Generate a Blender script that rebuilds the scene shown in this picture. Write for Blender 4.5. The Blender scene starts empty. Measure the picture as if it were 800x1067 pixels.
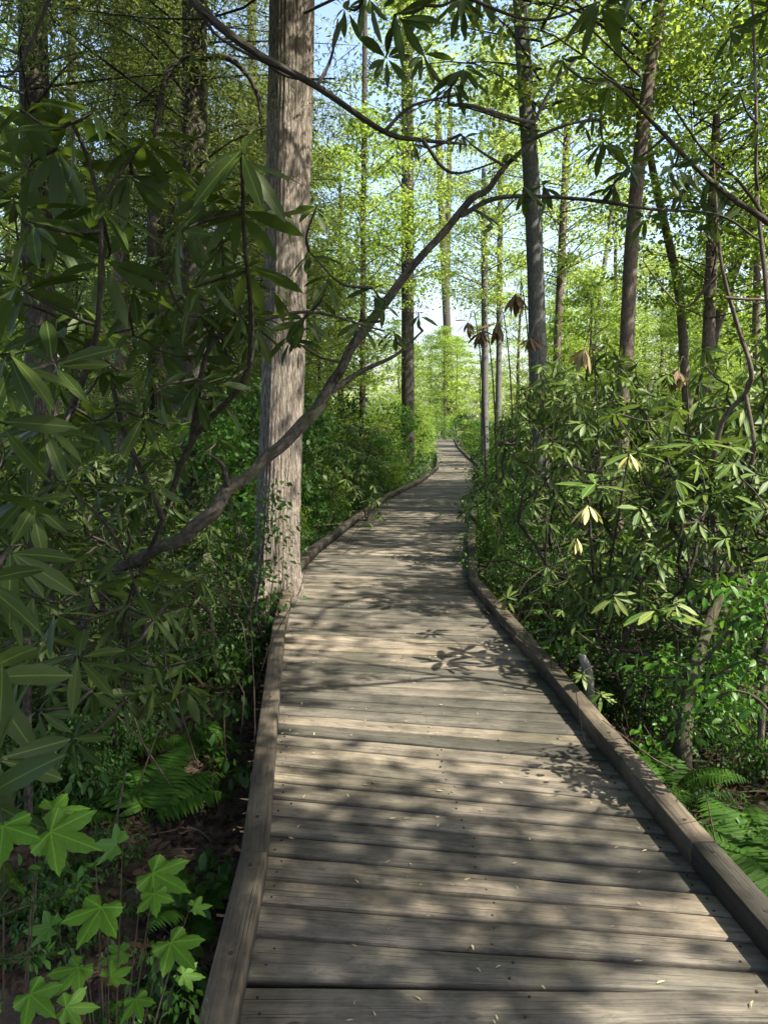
import bpy, math, random
import numpy as np
from mathutils import Vector
S = bpy.context.scene
COL = S.collection
R = math.radians
rng = np.random.default_rng(7)
random.seed(7)
# ------------------------------------------------------------------ camera
CAMH, F, PITCH = 1.6, 820.0, math.atan((533.5-434)/820.0)
cd = bpy.data.cameras.new('camera'); cam = bpy.data.objects.new('camera', cd); COL.objects.link(cam)
cam.location = (0, 0, CAMH); cam.rotation_euler = (math.pi/2-PITCH, 0, 0)
cd.sensor_fit = 'VERTICAL'; cd.sensor_height = 36; cd.lens = F/1067*36
cd.clip_start = 0.05; cd.clip_end = 600
S.camera = cam
# ------------------------------------------------------------------ world, sun, exposure
SUN_AZ, SUN_EL = R(112), R(52)
W = bpy.data.worlds.new('World'); S.world = W; W.use_nodes = True
wn = W.node_tree; bg = wn.nodes['Background']
sky = wn.nodes.new('ShaderNodeTexSky'); sky.sky_type = 'NISHITA'; sky.sun_disc = False
sky.sun_elevation = SUN_EL; sky.sun_rotation = SUN_AZ; sky.air_density = 1.0; sky.dust_density = 3.0; sky.ozone_density = 1.0
wn.links.new(sky.outputs[0], bg.inputs[0]); bg.inputs[1].default_value = 0.125
sl = bpy.data.lights.new('sun', 'SUN'); so = bpy.data.objects.new('sun', sl); COL.objects.link(so)
sl.energy = 5.0; sl.angle = R(0.55); sl.color = (1, 0.93, 0.80)
SD = np.array([math.sin(SUN_AZ)*math.cos(SUN_EL), math.cos(SUN_AZ)*math.cos(SUN_EL), math.sin(SUN_EL)])
so.rotation_euler = Vector(SD).to_track_quat('Z', 'Y').to_euler(); so.location = (20, -10, 30)
vs = S.view_settings; vs.view_transform = 'Standard'; vs.look = 'None'; vs.gamma = 1; vs.exposure = 1.85; vs.use_curve_mapping = False
S.render.engine = 'CYCLES'
cy = S.cycles; cy.max_bounces = 6; cy.diffuse_bounces = 2; cy.glossy_bounces = 2; cy.transmission_bounces = 4
cy.caustics_reflective = False; cy.caustics_refractive = False; cy.sample_clamp_indirect = 4
cy.use_denoising = True

# ------------------------------------------------------------------ pixel <-> world
cp, sp = math.cos(PITCH), math.sin(PITCH)
def P(px, py, d):
    x = (px-400)/F*d; u = (533.5-py)/F*d
    return np.array([x, d*cp+u*sp, CAMH - d*sp + u*cp])
def G(px, py, z=0.0):
    t = (CAMH-z)/(sp-(533.5-py)/F*cp)
    return P(px, py, t)
def PIX(p):
    x, y, z = p[0], p[1], p[2]-CAMH
    d = y*cp - z*sp; u = y*sp + z*cp
    if d < 0.05: return (-9999, -9999, d)
    return (400+F*x/d, 533.5-F*u/d, d)
# ------------------------------------------------------------------ helpers
def tag(o, label=None, cat=None, group=None, kind=None):
    if label: o['label'] = label
    if cat: o['category'] = cat
    if group: o['group'] = group
    if kind: o['kind'] = kind
    return o
def empty(name, loc=(0, 0, 0), label=None, cat=None, group=None, rz=0):
    o = bpy.data.objects.new(name, None); COL.objects.link(o); o.location = tuple(float(v) for v in loc); o.rotation_euler = (0, 0, rz)
    o.empty_display_size = .1
    return tag(o, label, cat, group)
class MB:
    def __init__(s): s.v = []; s.f = {}; s.n = 0; s.uv = {}
    def add(s, V, Fc, UV=None):
        V = np.asarray(V, np.float32).reshape(-1, 3); Fc = np.asarray(Fc, np.int64); k = Fc.shape[1]
        s.v.append(V); s.f.setdefault(k, []).append(Fc+s.n)
        if UV is None: UV = np.zeros((Fc.shape[0], k, 2), np.float32)
        s.uv.setdefault(k, []).append(np.asarray(UV, np.float32)); s.n += len(V)
    def mesh(s, name, mat, smooth=False):
        me = bpy.data.meshes.new(name)
        V = np.concatenate(s.v); me.vertices.add(len(V)); me.vertices.foreach_set('co', V.ravel())
        li, st, uv = [], [], []; off = 0
        for k in s.f:
            Fc = np.concatenate(s.f[k]); li.append(Fc.ravel()); st.append(off+np.arange(len(Fc))*k); off += Fc.size
            uv.append(np.concatenate(s.uv[k]).reshape(-1, 2))
        li = np.concatenate(li); st = np.concatenate(st)
        me.loops.add(len(li)); me.loops.foreach_set('vertex_index', li.astype(np.int32))
        me.polygons.add(len(st)); me.polygons.foreach_set('loop_start', st.astype(np.int32))
        if smooth: me.polygons.foreach_set('use_smooth', np.ones(len(st), bool))
        me.update(calc_edges=True)
        u = me.uv_layers.new(name='UVMap'); u.data.foreach_set('uv', np.concatenate(uv).ravel())
        if mat: me.materials.append(mat)
        return me
    def build(s, name, mat, parent=None, smooth=False):
        me = s.mesh(name, mat, smooth)
        o = bpy.data.objects.new(name, me); COL.objects.link(o)
        if parent: o.parent = parent
        return o
def child(name, me, parent):
    o = bpy.data.objects.new(name, me); COL.objects.link(o); o.parent = parent; return o
def nrm(a):
    a = np.asarray(a, float); return a/np.maximum(np.linalg.norm(a, axis=-1, keepdims=True), 1e-9)
def smooth_path(pts, n=6):
    pts = np.asarray(pts, float)
    if len(pts) < 3: 
        t = np.linspace(0, 1, n+1)[:, None]; return pts[0]*(1-t)+pts[-1]*t
    q = np.vstack([2*pts[0]-pts[1], pts, 2*pts[-1]-pts[-2]]); out = []
    for i in range(1, len(q)-2):
        for k in range(n):
            t = k/n; a, b, c, d = q[i-1], q[i], q[i+1], q[i+2]
            out.append(.5*((2*b)+(-a+c)*t+(2*a-5*b+4*c-d)*t*t+(-a+3*b-3*c+d)*t**3))
    out.append(pts[-1]); return np.array(out)
def tube(mb, pts, rad, sides=6, rfun=None, cap=True):
    pts = np.asarray(pts, float); n = len(pts)
    rad = np.broadcast_to(np.asarray(rad, float), (n,)) if np.ndim(rad) == 0 or len(np.atleast_1d(rad)) == n else np.interp(np.linspace(0, 1, n), np.linspace(0, 1, len(rad)), rad)
    tan = nrm(np.gradient(pts, axis=0)); a = np.cross(tan[0], [0.3, 1, 0.1]); a = nrm(a)
    L = np.concatenate([[0], np.cumsum(np.linalg.norm(np.diff(pts, axis=0), axis=1))])
    th = np.arange(sides)/sides*2*np.pi; V = []
    for i in range(n):
        a = nrm(a-tan[i]*np.dot(a, tan[i])); b = np.cross(tan[i], a)
        r = rad[i]*np.ones(sides)
        if rfun is not None: r = r*rfun(th, L[i])
        V.append(pts[i]+np.outer(np.cos(th)*r, a)+np.outer(np.sin(th)*r, b))
    V = np.concatenate(V); i, j = np.meshgrid(np.arange(n-1), np.arange(sides), indexing='ij'); i = i.ravel(); j = j.ravel(); j2 = (j+1) % sides
    Fc = np.stack([i*sides+j, i*sides+j2, (i+1)*sides+j2, (i+1)*sides+j], 1)
    u = 2*np.pi*rad.mean()/sides
    UV = np.stack([np.stack([j*u, L[i]], 1), np.stack([(j+1)*u, L[i]], 1), np.stack([(j+1)*u, L[i+1]], 1), np.stack([j*u, L[i+1]], 1)], 1)
    mb.add(V, Fc, UV)
    if cap and sides >= 4:
        for base, ctr, flip in ((0, pts[0], 1), ((n-1)*sides, pts[-1], 0)):
            vv = np.vstack([V[base:base+sides], ctr]); k = np.arange(sides)
            f = np.stack([k, (k+1) % sides, np.full(sides, sides)], 1)
            if flip: f = f[:, ::-1]
            mb.add(vv, f)
def box(mb, a, b, w, h, z0, nseg=1, cham=.008, wob=0.0, uvo=(0, 0), w2=None):
    """beam from a to b (xy), width w, from z0 to z0+h, chamfered top"""
    a = np.array(a[:2], float); b = np.array(b[:2], float); d = nrm(b-a); nn = np.array([-d[1], d[0]]); L = np.linalg.norm(b-a)
    prof = np.array([(-w/2, 0), (-w/2, h-cham), (-w/2+cham, h), (w/2-cham, h), (w/2, h-cham), (w/2, 0)]); m = 6
    vc = np.array([-w/2-h, -w/2-cham, -w/2+cham, w/2-cham, w/2+cham, w/2+h])
    V = []; w2 = w if w2 is None else w2
    for i in range(nseg+1):
        t = i/nseg; c = a+d*L*t; ks = 1+(w2/w-1)*t; wz = rng.normal(0, wob); wv = rng.normal(0, wob)
        for k, (v, z) in enumerate(prof):
            vv = v*ks+wv+rng.normal(0, wob*.5); V.append((c[0]+nn[0]*vv, c[1]+nn[1]*vv, z0+z+(wz if z > 0 else 0)))
    Fc, UV = [], []
    for i in range(nseg):
        for k in range(m):
            k2 = (k+1) % m; q = [i*m+k, i*m+k2, (i+1)*m+k2, (i+1)*m+k]; Fc.append(q[::-1])
            u0, u1 = L*i/nseg+uvo[0], L*(i+1)/nseg+uvo[0]; v0 = vc[k]+uvo[1]; v1 = (vc[k2] if k2 else vc[k]+w)+uvo[1]
            UV.append([(u1, v0), (u1, v1), (u0, v1), (u0, v0)])
    mb.add(V, Fc, UV)
    e = nseg*m
    mb.add(V[:m], [list(range(m))], [[(uvo[0]+z*.3, uvo[1]+v) for v, z in prof]]); mb.add(V[e:e+m], [list(range(m))[::-1]], [[(uvo[0]+z*.3, uvo[1]+v) for v, z in prof[::-1]]])
# ------------------------------------------------------------------ leaf templates (x = length, z = normal)
def T_long(w=.25, curve=.12, fold=.10, rows=((.0, .10), (.12, .35), (.35, .85), (.62, 1.0), (.85, .62), (1, .04))):
    V, Fc = [], []
    for t, h in rows:
        z = -curve*t*t*1.2; hw = h*w/2
        V += [(t, -hw, z+fold*hw*2), (t, 0, z), (t, hw, z+fold*hw*2)]
    for i in range(len(rows)-1):
        for k in (0, 1):
            q = i*3+k; Fc.append((q, q+3, q+4, q+1))
    return np.array(V, float), np.array(Fc)
LEAF_NEAR = T_long()
LEAF_MID = T_long(rows=((0, .15), (.4, .95), (.75, .85), (1, .05)))
LEAF_FERN = T_long(w=.30, curve=.15, fold=.15, rows=((0, .7), (.3, 1.), (.7, .6), (1, .05)))
LEAF_OVAL = T_long(w=.52, curve=.18, fold=.18, rows=((0, .1), (.2, .7), (.5, 1), (.8, .65), (1, .04)))
KITE = (np.array([(0, 0, 0), (.45, -.3, .05), (1, 0, -.08), (.45, .3, .05)], float), np.array([(0, 1, 2, 3)]))
NEEDLE = (np.array([(0, 0, 0), (.4, -.1, 0), (1, 0, -.1), (.4, .1, 0)], float), np.array([(0, 1, 2, 3)]))
def leaves(mb, tpl, pos, dirs, ups, size, wid=None):
    pos = np.asarray(pos, float).reshape(-1, 3); n = len(pos)
    if n == 0: return
    x = nrm(np.broadcast_to(dirs, (n, 3))); u = np.broadcast_to(ups, (n, 3)); z = u-x*np.sum(u*x, 1, keepdims=True)
    bad = np.linalg.norm(z, axis=1) < 1e-3; z = z+bad[:, None]*np.array([.01, .02, 0]); z = nrm(z-x*np.sum(z*x, 1, keepdims=True)); y = np.cross(z, x)
    s = np.broadcast_to(size, (n,)).reshape(-1, 1, 1); V, Fc = tpl; w = 1 if wid is None else np.broadcast_to(wid, (n,)).reshape(-1, 1, 1)
    out = pos[:, None]+s*(V[None, :, 0:1]*x[:, None]+w*V[None, :, 1:2]*y[:, None]+V[None, :, 2:3]*z[:, None])
    m = len(V); FF = (Fc[None]+(np.arange(n)*m)[:, None, None]).reshape(-1, Fc.shape[1])
    uv = np.broadcast_to(V[Fc][:, :, :2][None], (n,)+V[Fc][:, :, :2].shape).reshape(-1, Fc.shape[1], 2)
    mb.add(out.reshape(-1, 3), FF, uv)
def rdir(n, zb=0.0, zs=1.0):
    v = rng.normal(0, 1, (n, 3)); v[:, 2] = v[:, 2]*zs+zb; return nrm(v)
def whorl(mb, pos, axis=(0, 0, 1), size=.14, n=8, droop=.35, tpl=None, jit=.15):
    axis = nrm(axis); a = nrm(np.cross(axis, [.3, 1, .2])); b = np.cross(axis, a)
    th = np.arange(n)/n*2*np.pi+rng.uniform(0, 6)+rng.normal(0, .18, n)
    d = np.outer(np.cos(th), a)+np.outer(np.sin(th), b)
    dr = droop+rng.normal(0, jit, n)
    d = nrm(d*np.cos(dr)[:, None]-np.outer(np.sin(dr), axis)+np.outer(rng.uniform(0, .2, n), axis)); d[:, 2] -= rng.uniform(.0, .22, n)
    d = nrm(d); s = size*rng.uniform(.66, 1.12, n)
    leaves(mb, tpl or LEAF_NEAR, pos+d*.012+np.outer(rng.uniform(-.03, .01, n), axis), d, axis+rng.normal(0, .25, (n, 3)), s, rng.uniform(.85, 1.15, n))
def skeleton(mb, root, nodes, r_tip=.004, rmax=.05, sides=5, root_pts=(), sag=.06, power=.42):
    """connect every node towards the root with tapering, slightly crooked twigs"""
    base = [np.asarray(root, float)]+[np.asarray(p, float) for p in root_pts]
    nodes = [np.asarray(p, float) for p in nodes]
    order = sorted(range(len(nodes)), key=lambda i: min(np.linalg.norm(nodes[i]-b) for b in base))
    pts = list(base); par = [max(i-1, -1) if i else -1 for i in range(len(base))]
    dist = [0.0]
    for i in range(1, len(base)): dist.append(dist[-1]+np.linalg.norm(base[i]-base[i-1]))
    for i in order:
        p = nodes[i]; A = np.array(pts); dd = np.linalg.norm(A-p, axis=1)+.35*np.array(dist)*.6+np.where(A[:, 2] > p[2]+.25, .4, 0)
        j = int(np.argmin(dd)); dist.append(dist[j]+np.linalg.norm(pts[j]-p)); pts.append(p); par.append(j)
    cnt = np.ones(len(pts))
    for i in range(len(pts)-1, 0, -1):
        if par[i] >= 0: cnt[par[i]] += cnt[i]
    rr = np.minimum(rmax, r_tip*cnt**power)
    for i in range(len(base), len(pts)):
        a, b = pts[par[i]], pts[i]; L = np.linalg.norm(b-a)
        if L < 1e-3: continue
        m = (a+b)/2+rng.normal(0, L*.07, 3)+np.array([0, 0, -L*sag]); m2 = a*.25+b*.75+rng.normal(0, L*.05, 3)
        tube(mb, smooth_path([a, m, m2, b], 2 if sides < 5 else 3), [min(rr[par[i]], rr[i]*1.35), rr[i]], sides, cap=False)
    return pts
# ------------------------------------------------------------------ materials
def mat(name):
    m = bpy.data.materials.new(name); m.use_nodes = True; nt = m.node_tree; nt.nodes.clear()
    return m, nt, nt.nodes.new('ShaderNodeOutputMaterial')
def ramp(nt, stops):
    n = nt.nodes.new('ShaderNodeValToRGB'); e = n.color_ramp.elements
    while len(e) < len(stops): e.new(.5)
    for i, (p, c) in enumerate(stops): e[i].position = p; e[i].color = (*c, 1)
    return n
def noise(nt, vec, scale, detail=4, rough=.6, dist=0):
    n = nt.nodes.new('ShaderNodeTexNoise'); n.inputs['Scale'].default_value = scale; n.inputs['Detail'].default_value = detail
    n.inputs['Roughness'].default_value = rough; n.inputs['Distortion'].default_value = dist
    if vec is not None: nt.links.new(vec, n.inputs['Vector'])
    return n
def mapping(nt, vec, sc):
    n = nt.nodes.new('ShaderNodeMapping'); n.inputs['Scale'].default_value = sc; nt.links.new(vec, n.inputs['Vector']); return n.outputs[0]
def mixc(nt, fac, a, b, mode='MIX'):
    n = nt.nodes.new('ShaderNodeMix'); n.data_type = 'RGBA'; n.blend_type = mode
    for s, v in ((0, fac), (6, a), (7, b)):
        if isinstance(v, (int, float)): n.inputs[s].default_value = v
        elif isinstance(v, tuple): n.inputs[s].default_value = (*v, 1)
        else: nt.links.new(v, n.inputs[s])
    return n.outputs[2]
def math_(nt, op, a, b=0.0):
    n = nt.nodes.new('ShaderNodeMath'); n.operation = op
    for i, v in enumerate((a, b)):
        if isinstance(v, (int, float)): n.inputs[i].default_value = v
        else: nt.links.new(v, n.inputs[i])
    return n.outputs[0]
def leafmat(name, cols, trans, tfac=.38, rough=.45, spec=.35, back=None):
    m, nt, out = mat(name)
    geo = nt.nodes.new('ShaderNodeNewGeometry'); oi = nt.nodes.new('ShaderNodeObjectInfo')
    f = math_(nt, 'FRACT', math_(nt, 'ADD', geo.outputs['Random Per Island'], math_(nt, 'MULTIPLY', oi.outputs['Random'], .35)))
    st = [(i/(len(cols)-1), c) for i, c in enumerate(cols)]
    r = ramp(nt, st); nt.links.new(f, r.inputs[0])
    tc = nt.nodes.new('ShaderNodeTexCoord'); uvm = mapping(nt, tc.outputs['UV'], (2.5, 14, 1)); nz = noise(nt, uvm, 3, 3)
    col = mixc(nt, .25, r.outputs[0], mixc(nt, nz.outputs[0], (.0, .0, .0), tuple(min(1, c*2.2) for c in cols[len(cols)//2])), 'MIX')
    # midrib from uv
    sx = nt.nodes.new('ShaderNodeSeparateXYZ'); nt.links.new(tc.outputs['UV'], sx.inputs[0])
    mr = math_(nt, 'LESS_THAN', math_(nt, 'ABSOLUTE', sx.outputs[1]), .008)
    col = mixc(nt, math_(nt, 'MULTIPLY', mr, .5), col, tuple(min(1, c*2.6) for c in cols[-1]))
    if back: col = mixc(nt, math_(nt, 'MULTIPLY', geo.outputs['Backfacing'], .8), col, back)
    p = nt.nodes.new('ShaderNodeBsdfPrincipled'); nt.links.new(col, p.inputs['Base Color']); p.inputs['Roughness'].default_value = rough
    p.inputs['Specular IOR Level'].default_value = spec
    t = nt.nodes.new('ShaderNodeBsdfTranslucent'); tr = mixc(nt, f, trans, tuple(c*.6 for c in trans)); nt.links.new(tr, t.inputs[0])
    mx = nt.nodes.new('ShaderNodeMixShader'); mx.inputs[0].default_value = tfac
    nt.links.new(p.outputs[0], mx.inputs[1]); nt.links.new(t.outputs[0], mx.inputs[2]); nt.links.new(mx.outputs[0], out.inputs[0]); return m
def mapleveins(name, dark, light, trans):
    m, nt, out = mat(name); tc = nt.nodes.new('ShaderNodeTexCoord'); sx = nt.nodes.new('ShaderNodeSeparateXYZ'); nt.links.new(tc.outputs['UV'], sx.inputs[0])
    x = math_(nt, 'SUBTRACT', sx.outputs[0], .16); y = sx.outputs[1]; vein = None
    for a in (0, 50, -50, 105, -105):
        c, s_ = math.cos(R(a)), math.sin(R(a)); dd = math_(nt, 'ABSOLUTE', math_(nt, 'SUBTRACT', math_(nt, 'MULTIPLY', x, s_), math_(nt, 'MULTIPLY', y, c)))
        al = math_(nt, 'ADD', math_(nt, 'MULTIPLY', x, c), math_(nt, 'MULTIPLY', y, s_)); l1 = math_(nt, 'MULTIPLY', math_(nt, 'LESS_THAN', dd, .007), math_(nt, 'GREATER_THAN', al, 0))
        w = math_(nt, 'LESS_THAN', math_(nt, 'FRACT', math_(nt, 'MULTIPLY', math_(nt, 'SUBTRACT', al, dd), 11)), .09); l2 = math_(nt, 'MULTIPLY', math_(nt, 'MULTIPLY', w, math_(nt, 'LESS_THAN', dd, math_(nt, 'MULTIPLY', al, .38))), .45)
        v = math_(nt, 'MAXIMUM', l1, l2); vein = v if vein is None else math_(nt, 'MAXIMUM', vein, v)
    nz = noise(nt, tc.outputs['Object'], 45, 4); col = mixc(nt, nz.outputs[0], dark, light); col = mixc(nt, math_(nt, 'MULTIPLY', vein, .6), col, tuple(c*2.0 for c in light))
    n2 = noise(nt, tc.outputs['Object'], 130, 2); sp_ = ramp(nt, [(.70, (0, 0, 0)), (.74, (1, 1, 1))]); nt.links.new(n2.outputs[0], sp_.inputs[0]); col = mixc(nt, math_(nt, 'MULTIPLY', sp_.outputs[0], .7), col, (.09, .06, .02))
    p = nt.nodes.new('ShaderNodeBsdfPrincipled'); nt.links.new(col, p.inputs['Base Color']); p.inputs['Roughness'].default_value = .5; p.inputs['Specular IOR Level'].default_value = .25
    b = nt.nodes.new('ShaderNodeBump'); b.inputs['Strength'].default_value = .6; b.inputs['Distance'].default_value = .002; nt.links.new(math_(nt, 'SUBTRACT', nz.outputs[0], vein), b.inputs['Height']); nt.links.new(b.outputs[0], p.inputs['Normal'])
    t = nt.nodes.new('ShaderNodeBsdfTranslucent'); t.inputs[0].default_value = (*trans, 1); mx = nt.nodes.new('ShaderNodeMixShader'); mx.inputs[0].default_value = .35
    nt.links.new(p.outputs[0], mx.inputs[1]); nt.links.new(t.outputs[0], mx.inputs[2]); nt.links.new(mx.outputs[0], out.inputs[0]); return m
def barkmat(name, c1, c2, c3, uv=True, vs_=(60, 5), bump=.6, moss=0.0, patch=3):
    m, nt, out = mat(name); tc = nt.nodes.new('ShaderNodeTexCoord')
    if uv: v = mapping(nt, tc.outputs['UV'], (vs_[0], vs_[1], 1))
    else: v = mapping(nt, tc.outputs['Object'], (vs_[0], vs_[0], vs_[1]))
    n1 = noise(nt, v, 1, 9, .72, .7); n2 = noise(nt, tc.outputs['Object'], patch, 3)
    r = ramp(nt, [(.36, c1), (.5, c2), (.66, c3)]); nt.links.new(n1.outputs[0], r.inputs[0])
    col = mixc(nt, math_(nt, 'MULTIPLY', n2.outputs[0], .6), r.outputs[0], c1, 'MIX')
    if moss:
        n3 = noise(nt, tc.outputs['Object'], 7, 4); rr = ramp(nt, [(.5, (0, 0, 0)), (.65, (1, 1, 1))]); nt.links.new(n3.outputs[0], rr.inputs[0])
        col = mixc(nt, math_(nt, 'MULTIPLY', rr.outputs[0], moss), col, (.04, .055, .02))
    p = nt.nodes.new('ShaderNodeBsdfPrincipled'); nt.links.new(col, p.inputs['Base Color']); p.inputs['Roughness'].default_value = .9; p.inputs['Specular IOR Level'].default_value = .2
    b = nt.nodes.new('ShaderNodeBump'); b.inputs['Strength'].default_value = bump; b.inputs['Distance'].default_value = .02; nt.links.new(n1.outputs[0], b.inputs['Height'])
    nt.links.new(b.outputs[0], p.inputs['Normal']); nt.links.new(p.outputs[0], out.inputs[0]); return m
def woodmat(name, tint=(1, 1, 1), dark=1.0):
    m, nt, out = mat(name); tc = nt.nodes.new('ShaderNodeTexCoord'); uv = tc.outputs['UV']
    oi = nt.nodes.new('ShaderNodeObjectInfo'); geo = nt.nodes.new('ShaderNodeNewGeometry')
    f = math_(nt, 'FRACT', math_(nt, 'ADD', oi.outputs['Random'], geo.outputs['Random Per Island']))
    g = noise(nt, mapping(nt, uv, (3.0, 110, 1)), 1, 8, .75, .5)            # fine grain along the board
    g2 = noise(nt, mapping(nt, uv, (.9, 9, 1)), 1, 4, .6, 1.2)             # broad figure
    big = noise(nt, tc.outputs['Object'], 1.7, 5, .65)                      # stains crossing boards
    cr = noise(nt, mapping(nt, uv, (1.8, 190, 1)), 1, 3, .5, .2)            # drying cracks
    T = lambda c: tuple(x*t*dark for x, t in zip(c, tint))
    r = ramp(nt, [(.25, T((.085, .078, .066))), (.48, T((.20, .178, .145))), (.7, T((.33, .29, .235)))]); nt.links.new(g.outputs[0], r.inputs[0])
    r2 = ramp(nt, [(.32, T((.10, .092, .078))), (.62, T((.30, .265, .215)))]); nt.links.new(g2.outputs[0], r2.inputs[0])
    col = mixc(nt, .5, r.outputs[0], r2.outputs[0])
    tone = ramp(nt, [(0, (.42, .44, .43)), (.3, (.74, .76, .76)), (.6, (1.0, .98, .96)), (.85, (1.3, 1.24, 1.16)), (1, (1.6, 1.48, 1.34))]); nt.links.new(f, tone.inputs[0])
    col = mixc(nt, 1.0, col, tone.outputs[0], 'MULTIPLY')
    st = ramp(nt, [(.40, (.36, .38, .34)), (.56, (1, 1, 1))]); nt.links.new(big.outputs[0], st.inputs[0])
    col = mixc(nt, .8, col, st.outputs[0], 'MULTIPLY')
    fs = noise(nt, mapping(nt, uv, (9, 26, 1)), 1, 8, .75, .8); fr = ramp(nt, [(.36, (.45, .46, .42)), (.52, (1, 1, 1)), (.7, (1.25, 1.2, 1.12))]); nt.links.new(fs.outputs[0], fr.inputs[0])
    col = mixc(nt, .75, col, fr.outputs[0], 'MULTIPLY')
    ck = ramp(nt, [(.34, (.2, .2, .2)), (.42, (1, 1, 1))]); nt.links.new(cr.outputs[0], ck.inputs[0])
    col = mixc(nt, .9, col, ck.outputs[0], 'MULTIPLY')
    vo = nt.nodes.new('ShaderNodeTexVoronoi'); vo.inputs['Scale'].default_value = 1; nt.links.new(mapping(nt, uv, (3.1, 9, 1)), vo.inputs['Vector'])
    kn = ramp(nt, [(.03, (.22, .2, .18)), (.075, (1, 1, 1))]); nt.links.new(vo.outputs['Distance'], kn.inputs[0])
    col = mixc(nt, .8, col, kn.outputs[0], 'MULTIPLY')
    p = nt.nodes.new('ShaderNodeBsdfPrincipled'); nt.links.new(col, p.inputs['Base Color']); p.inputs['Roughness'].default_value = .78; p.inputs['Specular IOR Level'].default_value = .3
    b = nt.nodes.new('ShaderNodeBump'); b.inputs['Strength'].default_value = .55; b.inputs['Distance'].default_value = .004
    hh = math_(nt, 'ADD', g.outputs[0], math_(nt, 'MULTIPLY', ck.outputs[0], .7)); nt.links.new(hh, b.inputs['Height'])
    nt.links.new(b.outputs[0], p.inputs['Normal']); nt.links.new(p.outputs[0], out.inputs[0]); return m
def soilmat():
    m, nt, out = mat('forest_soil'); tc = nt.nodes.new('ShaderNodeTexCoord'); v = tc.outputs['Object']
    n1 = noise(nt, v, 14, 8, .7); n2 = noise(nt, v, .25, 3)
    r = ramp(nt, [(.3, (.012, .009, .006)), (.5, (.045, .032, .022)), (.72, (.12, .085, .055))]); nt.links.new(n1.outputs[0], r.inputs[0])
    col = mixc(nt, ramp_(nt, n2.outputs[0], .45, .6), r.outputs[0], mixc(nt, n1.outputs[0], (.02, .03, .008), (.06, .09, .02)))
    p = nt.nodes.new('ShaderNodeBsdfPrincipled'); nt.links.new(col, p.inputs['Base Color']); p.inputs['Roughness'].default_value = .95
    b = nt.nodes.new('ShaderNodeBump'); b.inputs['Strength'].default_value = 1; b.inputs['Distance'].default_value = .03; nt.links.new(n1.outputs[0], b.inputs['Height'])
    nt.links.new(b.outputs[0], p.inputs['Normal']); nt.links.new(p.outputs[0], out.inputs[0]); return m
def ramp_(nt, v, a, b):
    r = ramp(nt, [(a, (0, 0, 0)), (b, (1, 1, 1))]); nt.links.new(v, r.inputs[0]); return r.outputs[0]
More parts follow.
